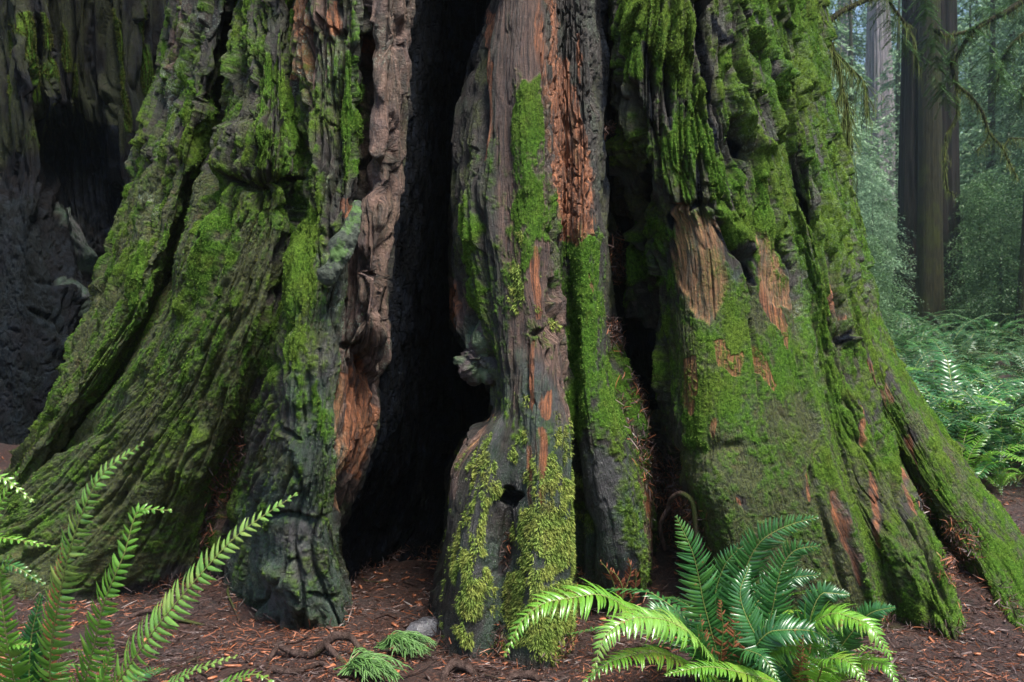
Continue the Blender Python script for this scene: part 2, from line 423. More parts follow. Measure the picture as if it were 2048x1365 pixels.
def shingles(U, V, wu, lv, seed, ragged=.5):
    """long bark plates: thick at their broken lower ends, furrows between. returns height 0..1 and plate id noise"""
    uw = U / wu + (vn(U * 1.7, V * 1.2, seed) - .5) * 2.2 + (vn(U * 9, V * 3.1, seed + 1) - .5) * .35
    i = np.floor(uw); f = uw - i
    l = lv * (.6 + .9 * hash2(i, i * 0, seed + 2))
    vv = V / l + hash2(i, i * 0 + 5, seed + 3) * 7 + (vn(U * 26, V * .4, seed + 4) - .5) * ragged
    j = np.floor(vv); g_ = vv - j
    r = hash2(i, j, seed + 5)
    edge = np.minimum(f, 1 - f) * 2
    prof = np.clip(edge / .35, 0, 1) ** .55
    ramp = .35 + .65 * g_
    fall = sst(1.0, .955, g_)
    h = prof * (.25 + .75 * r) * (ramp * fall + .12 * (1 - fall))
    return h.astype(np.float32), r

# ------------------------------------------------------------------ the great redwood: flow lines of its bark, (picture x, picture y, depth in metres)
LINES = [
 [(338,0,7.3),(322,150,7.25),(285,300,7.2),(238,450,7.15),(190,600,7.1),(128,750,7.1),(74,880,7.2),(20,960,7.4),(-95,1040,7.6)],
 [(365,0,6.8),(350,150,6.75),(310,300,6.7),(265,450,6.7),(217,600,6.7),(150,750,6.75),(84,880,6.9),(27,960,7.1),(-112,1050,7.4)],
 [(400,0,6.45),(380,150,6.4),(342,300,6.35),(300,450,6.35),(252,600,6.4),(178,750,6.5),(100,880,6.7),(38,960,6.9),(-122,1060,7.2)],
 [(440,0,6.35),(415,150,6.3),(378,300,6.3),(340,450,6.3),(292,600,6.35),(212,750,6.5),(120,870,6.75),(44,965,6.95),(-135,1075,7.1)],
 [(468,0,6.75),(444,150,6.75),(408,300,6.7),(368,450,6.7),(320,600,6.7),(236,750,6.85),(138,870,7.0),(50,975,7.05),(-145,1090,7.0)],
 [(486,0,6.0),(468,150,5.95),(432,300,5.95),(390,450,5.95),(345,600,6.05),(262,750,6.2),(155,885,6.45),(30,1000,6.7),(-155,1110,6.95)],
 [(515,0,5.85),(500,150,5.8),(460,300,5.75),(420,450,5.75),(385,600,5.8),(300,750,5.9),(200,880,6.1),(60,1030,6.35),(-140,1132,6.8)],
 [(545,0,5.75),(540,150,5.7),(530,300,5.6),(500,450,5.6),(460,600,5.6),(400,750,5.7),(330,900,5.85),(220,1060,6.0),(90,1195,6.05)],
 [(560,0,5.72),(562,150,5.68),(562,300,5.62),(545,450,5.6),(515,600,5.6),(470,750,5.68),(420,900,5.8),(350,1050,6.0),(290,1182,6.2)],
 [(582,0,5.86),(584,150,5.82),(592,300,5.78),(582,430,5.76),(562,600,5.76),(515,750,5.86),(470,880,6.05),(430,1000,6.2),(385,1182,6.2)],
 [(602,0,5.68),(607,300,5.6),(602,450,5.55),(582,600,5.5),(550,750,5.5),(517,880,5.6),(488,1000,5.75),(472,1100,5.87),(455,1204,5.98)],
 [(650,0,5.6),(650,300,5.5),(635,450,5.45),(620,600,5.35),(600,750,5.3),(590,900,5.3),(580,1050,5.35),(585,1160,5.4),(600,1258,5.46)],
 [(705,0,5.55),(700,300,5.5),(690,450,5.42),(672,600,5.38),(660,750,5.35),(652,900,5.3),(647,1050,5.38),(660,1150,5.45),(685,1255,5.48)],
 [(738,0,5.78),(738,300,5.78),(722,400,5.62),(705,500,5.5),(695,620,5.5),(680,750,5.5),(670,900,5.45),(664,1050,5.5),(680,1140,5.65),(712,1237,5.64)],
 [(775,0,5.5),(770,200,5.5),(760,350,5.48),(745,500,5.4),(735,650,5.42),(720,750,5.6),(700,900,5.6),(672,1000,5.62),(667,1080,5.62),(690,1150,5.75),(706,1220,5.81)],
 [(822,0,5.7),(812,200,5.7),(797,330,5.7),(785,450,5.65),(768,560,5.65),(775,650,5.65),(762,760,5.7),(742,900,5.75),(700,1000,5.85),(676,1080,6.0),(692,1185,6.17)],
 [(848,0,6.3),(842,300,6.3),(825,500,6.3),(812,650,6.3),(800,800,6.3),(780,950,6.4),(740,1060,6.45),(715,1160,6.45)],
 [(890,0,7.2),(890,300,7.3),(885,600,7.3),(872,900,7.3),(840,1040,7.2),(790,1125,6.9)],
 [(950,0,7.3),(950,300,7.4),(950,600,7.4),(930,900,7.4),(880,1040,7.3),(845,1125,6.9)],
 [(1010,0,6.8),(985,300,6.9),(985,600,6.9),(1020,780,6.8),(990,900,6.7),(940,1050,6.6),(892,1150,6.57)],
 [(975,0,5.95),(936,150,5.95),(910,300,5.9),(906,450,5.85),(911,560,5.8),(908,640,5.75),(948,700,5.65),(985,760,5.6),(988,820,5.5),(932,880,5.35),(905,940,5.3),(898,1010,5.3),(888,1080,5.4),(872,1150,5.6),(866,1210,5.9)],
 [(988,0,5.7),(948,200,5.65),(932,300,5.6),(935,450,5.5),(955,600,5.45),(988,700,5.35),(1008,800,5.3),(960,900,5.15),(930,1000,5.1),(908,1120,5.1),(885,1250,5.2),(882,1310,5.05)],
 [(1003,0,5.5),(985,200,5.45),(972,350,5.4),(985,500,5.33),(1003,650,5.27),(1020,800,5.2),(985,920,5.03),(960,1050,4.95),(945,1200,4.9),(930,1328,4.92)],
 [(1020,0,5.45),(1015,300,5.35),(1022,550,5.25),(1037,800,5.17),(1028,930,5.1),(1018,1000,5.13),(1012,1100,5.12),(1000,1220,5.07),(985,1320,4.98)],
 [(1050,0,5.4),(1050,300,5.28),(1055,550,5.2),(1085,750,5.12),(1085,900,5.0),(1080,1050,4.9),(1070,1200,4.82),(1065,1345,4.8)],
 [(1090,0,5.45),(1095,300,5.35),(1100,550,5.27),(1120,750,5.2),(1135,900,5.1),(1138,1050,5.05),(1140,1200,5.05),(1130,1310,5.05)],
 [(1130,0,5.52),(1135,300,5.45),(1130,500,5.42),(1142,650,5.46),(1148,800,5.48),(1153,950,5.5),(1155,1100,5.65),(1165,1227,5.74)],
 [(1165,0,5.5),(1170,300,5.4),(1165,480,5.33),(1165,650,5.33),(1175,800,5.3),(1195,950,5.35),(1215,1100,5.5),(1225,1227,5.74)],
 [(1190,0,5.6),(1195,300,5.5),(1190,480,5.42),(1195,650,5.42),(1207,780,5.4),(1240,900,5.43),(1268,1020,5.5),(1278,1120,5.6),(1285,1218,5.83)],
 [(1210,0,5.8),(1212,300,5.75),(1208,480,5.7),(1212,650,5.7),(1225,780,5.7),(1267,900,5.75),(1297,1020,5.85),(1307,1120,6.0),(1310,1190,6.11)],
 [(1222,0,6.3),(1222,300,6.3),(1235,500,6.4),(1262,650,6.55),(1287,780,6.55),(1312,880,6.45),(1328,980,6.4),(1328,1080,6.35),(1334,1160,6.35)],
 [(1234,0,5.78),(1240,200,5.78),(1262,350,5.95),(1300,450,6.05),(1325,550,6.0),(1333,700,5.95),(1338,850,5.9),(1350,950,5.92),(1362,1060,6.0),(1372,1182,6.2)],
 [(1290,0,5.6),(1300,200,5.6),(1320,350,5.65),(1350,450,5.7),(1365,600,5.7),(1370,750,5.65),(1375,900,5.62),(1390,1020,5.65),(1405,1120,5.7),(1415,1217,5.84)],
 [(1380,0,5.62),(1390,200,5.6),(1410,400,5.6),(1430,600,5.6),(1435,750,5.52),(1440,900,5.45),(1460,1050,5.4),(1475,1150,5.45),(1490,1242,5.6)],
 [(1460,0,5.75),(1470,200,5.7),(1490,400,5.7),(1510,600,5.68),(1525,750,5.6),(1545,900,5.5),(1570,1050,5.45),(1595,1150,5.45),(1610,1252,5.51)],
 [(1530,0,5.95),(1540,200,5.9),(1560,400,5.85),(1582,600,5.8),(1608,750,5.72),(1643,920,5.6),(1692,1060,5.5),(1722,1150,5.48),(1752,1257,5.47)],
 [(1560,0,6.2),(1570,200,6.15),(1594,400,6.15),(1622,600,6.08),(1645,750,5.98),(1672,880,5.87),(1722,1020,5.74),(1760,1140,5.66),(1788,1242,5.6)],
 [(1585,0,6.25),(1600,200,6.2),(1622,400,6.15),(1650,600,6.1),(1682,750,6.0),(1722,880,5.85),(1776,1020,5.7),(1820,1140,5.5),(1858,1268,5.38)],
 [(1605,0,6.4),(1622,200,6.4),(1650,400,6.35),(1685,600,6.2),(1715,750,6.1),(1765,880,5.95),(1825,1010,5.75),(1880,1140,5.5),(1918,1284,5.25)],
 [(1612,0,6.7),(1630,200,6.7),(1660,400,6.7),(1698,600,6.5),(1732,750,6.4),(1788,880,6.32),(1838,990,6.35),(1872,1060,6.5),(1898,1130,6.5)],
 [(1622,0,6.9),(1642,200,6.9),(1675,400,6.85),(1715,600,6.7),(1755,730,6.5),(1820,860,6.3),(1890,990,6.2),(1960,1090,6.0),(2060,1284,5.25)],
 [(1630,0,7.2),(1650,200,7.2),(1688,400,7.1),(1730,590,7.0),(1785,720,6.8),(1860,850,6.6),(1940,970,6.4),(2030,1080,6.1),(2160,1247,5.56)],
 [(1633,0,7.6),(1653,200,7.6),(1692,400,7.5),(1735,590,7.4),(1793,720,7.2),(1872,850,6.95),(1955,970,6.75),(2050,1090,6.4),(2240,1227,5.74)],
]
def backline(ang, r0, r1, cx=-.15, cy=8.0):
    a = math.radians(ang); L = []
    for z, q in ((3.9, 0), (2.4, .15), (1.2, .45), (.5, .75), (0.0, 1)):
        r = r0 + (r1 - r0) * q; L.append((cx + math.sin(a) * r, cy - math.cos(a) * r * (.95), z))
    return L
BACK = [backline(a, 2.42, 3.6) for a in (102, 130, 158, 186, 214, 242)]

ck = Chart()
st, po = ck.stroke, ck.poly
# --- what the surface is made of, place by place (weights of the relief kinds)
po('plates', [(300,-60),(835,-60),(800,340),(700,400),(560,390),(430,330),(250,330)], .75, 40)
po('plates', [(1225,-60),(1700,-60),(1760,600),(1680,700),(1600,560),(1560,450),(1330,430),(1230,460)], 1.0, 30)
po('plates', [(1225,440),(1330,440),(1335,900),(1300,900),(1240,700)], .9, 16)
po('lumps', [(-200,1100),(230,280),(420,330),(700,400),(690,700),(670,1000),(720,1280),(-200,1280)], 1.0, 40)
po('smooth', [(1600,640),(1740,560),(2300,1300),(1600,1300)], .6, 40)
po('lumps', [(1640,560),(1760,560),(2300,1300),(1850,1300),(1700,900)], .35, 40)
po('smooth', [(985,-60),(1090,-60),(1100,600),(1150,900),(1150,1360),(860,1360),(880,1000),(1000,800),(960,500)], 1.0, 20)
po('smooth', [(1130,470),(1205,470),(1215,780),(1310,1000),(1300,1230),(1160,1230)], 1.0, 14)
po('smooth', [(1345,425),(1450,430),(1590,520),(1600,700),(1760,1260),(1380,1260),(1340,900)], .95, 16)
po('smooth', [(1650,760),(1760,800),(2300,1300),(1700,1300),(1640,900)], .65, 30)
po('cubes', [(1092,-60),(1200,-60),(1200,480),(1125,500),(1100,300)], 1.0, 12)
po('cubes', [(895,560),(950,560),(950,680),(895,680)], .8, 10)
po('char_shade', [(826,-60),(975,-60),(932,150),(906,300),(902,560),(898,650),(950,740),(978,790),(975,830),(920,880),(893,940),(888,1060),(860,1160),(740,1180),(700,1180),(680,1080),(700,1005),(752,900),(772,760),(780,660),(776,560),(792,450),(805,330),(818,200)], 1.0, 7)
po('char_shade', [(893,-60),(990,-60),(950,140),(925,170),(893,140)], 1.0, 12)
po('calm', [(1352,432),(1430,450),(1470,500),(1560,560),(1590,700),(1560,860),(1380,880),(1345,700)], .62, 18)
po('calm', [(1000,-60),(1085,-60),(1095,560),(1060,700),(1010,700),(985,400)], .5, 16)
po('calm', [(1360,880),(1560,880),(1640,760),(1780,1000),(1860,1280),(1400,1260)], .5, 30)
po('calm', [(1740,640),(2300,1300),(1950,1300),(1840,1000)], .4, 30)
po('calm', [(1155,480),(1210,480),(1300,1000),(1300,1220),(1160,1220)], .4, 16)
po('calm', [(900,900),(1150,850),(1150,1360),(870,1360)], .5, 30)
po('calm', [(450,620),(670,620),(700,1260),(440,1260)], .3, 30)
po('calm', [(60,1100),(160,820),(330,560),(420,450),(560,480),(540,700),(440,1000),(300,1200),(-100,1200)], .52, 40)
# --- left part
for pts, w in (([(370,-20),(362,60),(345,150)], 22), ([(640,-20),(650,60),(652,150)], 16), ([(600,-20),(608,110),(612,240)], 22)):
    st('brown', pts, w, 1)
st('red', [(598,-20),(606,70),(600,150)], 14, .55); st('red', [(672,0),(668,40),(664,80)], 10, .5)
po('brown', [(716,-20),(830,-20),(815,200),(800,330),(790,450),(772,560),(780,650),(768,760),(748,900),(705,1000),(676,1030),(672,900),(676,700),(690,600),(700,480),(730,400),(735,200)], 1.0, 8)
po('moss', [(-200,1100),(230,280),(330,-60),(720,-60),(700,420),(640,800),(560,1000),(440,1150),(-200,1250)], .40, 30)
po('moss', [(1230,-60),(1640,-60),(1740,560),(2300,1300),(1400,1300),(1340,900)], .38, 30)
po('moss', [(905,300),(1110,300),(1140,900),(1000,900)], .25, 30)
po('moss', [(440,1150),(560,850),(680,700),(680,1240),(480,1240)], .30, 30)
po('moss', [(694,95),(720,88),(726,140),(718,300),(700,350),(676,345),(684,200)], 1.0, 8)
po('moss', [(542,118),(562,112),(582,200),(590,290),(575,280),(552,200)], .9, 8)
po('moss', [(408,455),(430,425),(452,430),(470,455),(440,485),(415,500),(400,480)], .95, 12)
po('moss', [(382,205),(410,208),(405,260),(385,330),(362,320),(372,250)], .75, 12)
po('moss', [(480,300),(520,270),(540,290),(545,340),(490,345)], .85, 12)
po('moss', [(590,420),(640,410),(640,520),(625,640),(590,740),(560,700),(570,560)], .95, 18)
po('moss', [(610,300),(650,260),(680,320),(670,400),(620,400)], .6, 18)
po('moss', [(240,520),(315,520),(315,590),(260,600)], .8, 16)
po('moss', [(330,480),(345,470),(350,500),(335,560)], .8, 6)
po('moss', [(640,480),(695,430),(700,470),(660,540)], .6, 10)
for pts in ([(560,720),(540,760),(520,800)], [(440,470),(415,530),(390,560)], [(395,690),(360,750),(330,800)], [(470,580),(440,660),(400,730)],
            [(520,650),(490,720),(460,800)], [(300,480),(270,540),(235,620)], [(250,430),(225,500),(205,560)], [(405,545),(380,610),(350,690)],
            [(470,400),(462,440),(448,480)], [(600,900),(590,960)], [(640,760),(636,860)], [(480,480),(455,560),(430,620)]):
    st('moss', pts, 12, .8)
po('olive', [(-200,1100),(230,300),(420,340),(560,400),(560,700),(470,900),(430,1000),(400,1130),(300,1180),(-200,1280)], .85, 30)
po('olive', [(330,330),(420,330),(400,120),(440,0),(520,0),(560,380),(420,420)], .5, 30)
po('olive', [(470,900),(560,850),(640,900),(620,1050),(480,1100)], .45, 30)
po('olive', [(560,400),(680,380),(660,700),(560,800)], .45, 30)
po('slate', [(590,620),(680,560),(676,760),(668,1000),(690,1150),(715,1260),(440,1250),(470,1020),(560,880)], .95, 30)
for pts, w in (([(190,840),(280,760),(360,690)], 16), ([(60,1000),(170,880),(260,800)], 22), ([(0,1060),(80,1000),(160,930)], 26), ([(355,760),(330,840),(300,900)], 22),
               ([(440,520),(420,600),(390,660)], 18), ([(490,470),(470,540),(450,560)], 12), ([(420,660),(380,750),(360,820)], 20), ([(410,830),(380,920),(360,960)], 20), ([(395,970),(415,900),(440,860)], 18),
               ([(330,560),(345,500),(370,460)], 10), ([(640,560),(690,470),(705,440)], 18)):
    st('slate', pts, w, .9)
po('moss', [(1590,640),(1740,560),(1900,880),(2300,1300),(1800,1300),(1640,960)], .52, 40)
po('olive', [(1345,600),(1480,560),(1640,600),(1900,1300),(1400,1300),(1345,900)], 1.0, 20)
st('lichen', [(347,140),(340,200),(335,260)], 16, 1); st('lichen', [(385,0),(384,60),(372,140)], 12, .7)
for pts, w in (([(622,0),(616,60),(616,120)], 12), ([(605,80),(602,150),(598,190)], 10), ([(664,90),(668,150),(662,180)], 12), ([(650,100),(655,160)], 8), ([(500,90),(490,130)], 18),
               ([(425,20),(420,70)], 12), ([(684,120),(688,150)], 6), ([(645,330),(642,400)], 10), ([(668,560),(690,640),(684,690)], 16), ([(704,600),(700,680)], 12), ([(760,640),(772,700),(755,740)], 14), ([(755,80),(768,160)], 10), ([(286,380),(296,420)], 16), ([(470,370),(475,400)], 12), ([(585,330),(580,440)], 8)):
    st('lichen', pts, w, .95)
po('brown', [(425,880),(470,870),(460,1000),(430,1120),(400,1180),(380,1180),(415,1000)], .6, 10)
po('tan', [(676,720),(692,720),(690,820),(692,900),(708,930),(690,960),(686,1030),(678,1030),(668,960),(680,880)], .85, 7)
po('red', [(692,730),(730,740),(752,800),(745,870),(712,950),(694,960),(698,840)], .75, 10)
po('red', [(700,405),(722,400),(722,430),(700,445)], .9, 6)
po('red', [(727,65),(745,55),(745,85),(735,100)], .8, 5)
po('wet', [(440,1050),(700,1050),(720,1260),(440,1260)], .8, 30); po('wet', [(590,600),(680,600),(670,1000),(600,1000)], .6, 30)
# --- centre column
po('brown', [(990,-60),(1095,-60),(1110,500),(1150,760),(1150,900),(1040,900),(1010,700),(995,500),(985,300),(985,150)], .75, 16)
po('red', [(1096,180),(1150,170),(1188,350),(1182,470),(1120,480),(1106,300)], .55, 12)
po('char_shade', [(906,300),(940,170),(985,60),(975,200),(960,330),(930,400),(908,500)], .35, 14)
st('brown', [(905,560),(925,600),(915,660)], 18, .8)
po('slate', [(1000,780),(1050,700),(1150,780),(1150,1300),(1100,1360),(1040,1360),(900,1320),(890,1200),(920,960)], .68, 60)
po('slate', [(905,700),(990,640),(1000,760),(960,790)], .8, 10)
po('olive', [(985,0),(1040,0),(1045,180),(990,400),(975,300)], .35, 18)
po('moss', [(1030,185),(1082,175),(1085,290),(1078,330),(1100,420),(1100,480),(1072,480),(1060,560),(1020,590),(1015,450),(1032,380),(1018,260)], .92, 10)
po('moss', [(1000,450),(1040,400),(1060,560),(1040,640),(1010,700),(1000,600)], .5, 16)
po('moss', [(925,400),(950,400),(958,480),(950,560),(968,600),(950,640),(930,560)], .85, 9)
po('moss', [(1126,480),(1160,455),(1195,490),(1190,540),(1200,640),(1212,740),(1225,800),(1262,880),(1245,905),(1205,880),(1185,850),(1155,900),(1142,800),(1140,640),(1128,560)], 1.0, 8)
po('moss', [(1170,860),(1270,880),(1302,1060),(1300,1200),(1260,1180),(1230,1020)], .55, 22)
st('moss', [(1146,860),(1152,960),(1150,1050)], 7, .9)
po('moss', [(1010,780),(1030,750),(1045,860),(1030,900),(1010,860)], .5, 8)
po('slate', [(1150,880),(1260,900),(1300,1100),(1290,1220),(1160,1220)], .8, 16)
po('brown', [(1272,930),(1300,960),(1312,1180),(1290,1190),(1285,1050)], .9, 8); po('red', [(1280,960),(1300,990),(1308,1100),(1292,1060)], .45, 8)
for pts, w, v in (([(1066,690),(1064,760),(1061,815)], 6, 1), ([(1075,640),(1072,560),(1068,500)], 9, .7), ([(1098,-20),(1112,60),(1110,200),(1118,300),(1112,400)], 12, .9), ([(1150,190),(1160,260),(1175,330),(1178,460)], 12, .9), ([(975,20),(978,110),(975,260),(968,330)], 9, .8),
                  ([(1078,0),(1085,120),(1090,180)], 14, .4), ([(1130,130),(1125,220),(1140,330),(1135,450)], 20, .55), ([(1095,770),(1088,800),(1092,830)], 11, .75), ([(1160,60),(1162,170)], 7, .5), ([(907,580),(915,640)], 10, .55),
                  ([(1175,545),(1182,572)], 5, .7), ([(1082,860),(1085,1000)], 14, .35), ([(1060,900),(1062,1020)], 12, .3)):
    st('red', pts, w, v)
st('tan', [(1145,195),(1140,250),(1150,320)], 10, .45)
po('brown', [(905,900),(985,840),(975,870),(925,930),(912,1000),(896,1000)], 1.0, 7); st('tan', [(985,830),(950,880),(915,915)], 8, .5)
po('shag', [(900,900),(1040,860),(1150,860),(1180,1200),(1120,1345),(890,1330)], .42, 30)
po('shag', [(925,960),(985,940),(1000,1010),(985,1130),(965,1200),(950,1290),(890,1250),(895,1100),(905,1050)], .75, 22)
po('shag', [(1045,960),(1090,900),(1145,960),(1150,1100),(1150,1320),(1100,1290),(1020,1290),(1015,1180),(1040,1060)], .95, 18)
for pts, w, v in (([(1040,760),(1042,830),(1030,900),(1045,930)], 8, .8), ([(1060,620),(1080,630),(1100,625)], 9, .8), ([(1030,480),(1035,560),(1030,620)], 14, .7), ([(1085,560),(1075,600)], 12, .6), ([(1000,870),(1020,900),(1010,930)], 14, .45), ([(1100,760),(1110,850),(1100,900)], 10, .4), ([(1112,640),(1106,600)], 8, .6)):
    st('shag', pts, w, v)
po('wet', [(880,900),(1150,850),(1300,950),(1320,1240),(1120,1360),(880,1340)], .7, 30); po('wet', [(985,-60),(1100,-60),(1120,600),(1000,600)], .35, 30)
# --- right part
po('moss', [(1228,-60),(1392,-60),(1385,60),(1345,130),(1370,210),(1300,210),(1280,170),(1240,160)], 1.0, 12)
po('moss', [(1300,-60),(1660,-60),(1690,300),(1740,560),(1640,640),(1590,520),(1560,560),(1500,440),(1340,400),(1310,240)], .82, 16)
po('moss', [(1232,270),(1262,255),(1268,330),(1240,350)], 1.0, 6)
po('moss', [(1260,450),(1300,440),(1306,560),(1298,640),(1268,620)], .9, 9); po('moss', [(1312,450),(1342,450),(1342,560),(1335,700),(1345,780),(1315,800),(1318,600)], .75, 9)
po('moss', [(1422,410),(1500,400),(1525,470),(1500,520),(1478,500),(1440,450)], 1.0, 7)
po('moss', [(1478,480),(1512,470),(1518,590),(1498,580)], .9, 7)
po('moss', [(1214,710),(1240,705),(1258,800),(1285,880),(1300,960),(1280,960),(1245,850),(1222,800)], .8, 8)
po('tan', [(1348,425),(1415,425),(1440,460),(1450,520),(1455,590),(1420,640),(1380,600),(1352,560),(1348,480)], .95, 10)
po('tan', [(1508,455),(1550,480),(1575,560),(1585,620),(1540,620),(1515,560)], .8, 10)
po('red', [(1522,570),(1550,600),(1575,650),(1572,690),(1545,660),(1520,610)], 1.0, 6)
po('red', [(1422,672),(1450,670),(1462,710),(1485,700),(1480,735),(1440,740),(1432,700)], 1.0, 5)
po('red', [(1366,715),(1395,705),(1392,760),(1385,800),(1372,790)], .85, 6); st('red', [(1375,790),(1380,840)], 7, .8)
po('red', [(1508,690),(1525,720),(1555,760),(1550,780),(1515,760)], .75, 6); st('red', [(1428,840),(1426,880)], 6, .7)
po('slate', [(1420,500),(1490,520),(1500,600),(1440,680),(1380,680),(1400,620)], .55, 22)
po('slate', [(1440,800),(1500,800),(1500,870),(1450,870)], .9, 14); po('slate', [(1560,740),(1620,760),(1640,900),(1600,900)], .6, 20)
po('moss', [(1350,600),(1480,560),(1600,660),(1620,760),(1560,900),(1360,900),(1345,760)], .58, 22)
po('moss', [(1355,840),(1420,850),(1420,900),(1360,910)], .85, 14); po('moss', [(1500,830),(1545,850),(1560,920),(1520,900)], .9, 16)
po('olive', [(1370,880),(1560,880),(1640,1050),(1740,1250),(1430,1250),(1380,1050)], .75, 20)
po('moss', [(1380,900),(1540,900),(1560,1050),(1420,1080)], .45, 20)
po('moss', [(1590,680),(1640,720),(1700,860),(1790,1050),(1840,1150),(1700,1100),(1640,940)], .55, 20)
po('olive', [(1640,640),(1740,560),(1900,880),(2060,1100),(2300,1300),(1900,1300),(1720,960)], .75, 26)
po('moss', [(1720,560),(1760,600),(1900,880),(2060,1080),(2300,1300),(2040,1300),(1960,1100),(1800,860)], .42, 20)
for pts, w in (([(1604,750),(1645,920),(1700,1070),(1752,1240)], 9), ([(1700,690),(1745,830),(1800,960),(1850,1060)], 9), ([(1730,600),(1800,740),(1880,870),(1980,1000),(2060,1090)], 12), ([(1735,700),(1770,800),(1810,900)], 14),
               ([(1930,1000),(2000,1090),(2060,1180),(2080,1260)], 30), ([(1650,600),(1660,690),(1690,720)], 14)):
    st('moss', pts, w, .9)
for pts, w in (([(1655,560),(1680,640)], 10), ([(1765,770),(1785,810)], 10), ([(1720,830),(1730,900)], 11), ([(1740,960),(1760,1080)], 11), ([(1660,980),(1700,1100),(1720,1170)], 11), ([(1805,950),(1830,1030)], 12), ([(1815,870),(1830,930)], 9), ([(1730,720),(1745,770)], 7), ([(1615,950),(1620,1010)], 5), ([(1470,1005),(1475,1015)], 12)):
    st('brown', pts, w, .9); st('moss', pts, w, .1, 'mul'); st('olive', pts, w, .1, 'mul'); st('red', pts, w * .8, .4)
po('wet', [(1400,700),(1640,700),(1900,1290),(1400,1250)], .35, 30)
for pts, w in (([(1480,160),(1490,230),(1495,300)], 18), ([(1605,520),(1608,600),(1640,700),(1650,800)], 8), ([(1590,300),(1600,420)], 10), ([(1655,330),(1665,400)], 10)):
    st('lichen', pts, w, .55)
po('lichen', [(1500,60),(1700,60),(1760,600),(1600,600)], .28, 30)
# black bare furrows on the right: their shade put into the colour
for pts, w in (([(1400,-20),(1410,60),(1425,130),(1430,220),(1440,300)], 14), ([(1330,120),(1335,200),(1340,260)], 9), ([(1205,-20),(1215,150),(1218,420)], 24), ([(1290,90),(1300,170),(1305,260)], 10), ([(1280,340),(1285,420)], 16), ([(1395,320),(1400,400),(1380,420)], 12),
               ([(1470,240),(1490,290),(1500,310)], 16), ([(1585,300),(1600,380),(1625,450)], 12), ([(1430,30),(1450,80),(1470,80)], 16), ([(1340,425),(1346,460)], 8), ([(1430,450),(1460,500),(1490,520),(1510,570)], 10), ([(1560,500),(1590,560),(1600,620)], 11), ([(1700,660),(1680,690)], 10)):
    st('char_shade', pts, w, .75); st('moss', pts, w, .05, 'mul')
po('char_shade', [(1226,420),(1262,440),(1270,640),(1305,660),(1315,820),(1290,820),(1250,700),(1228,560)], .9, 9)  # deep gap beside the green column, its shade painted in as well
po('char_shade', [(1150,-20),(1190,-20),(1200,160),(1170,200)], .35, 12)
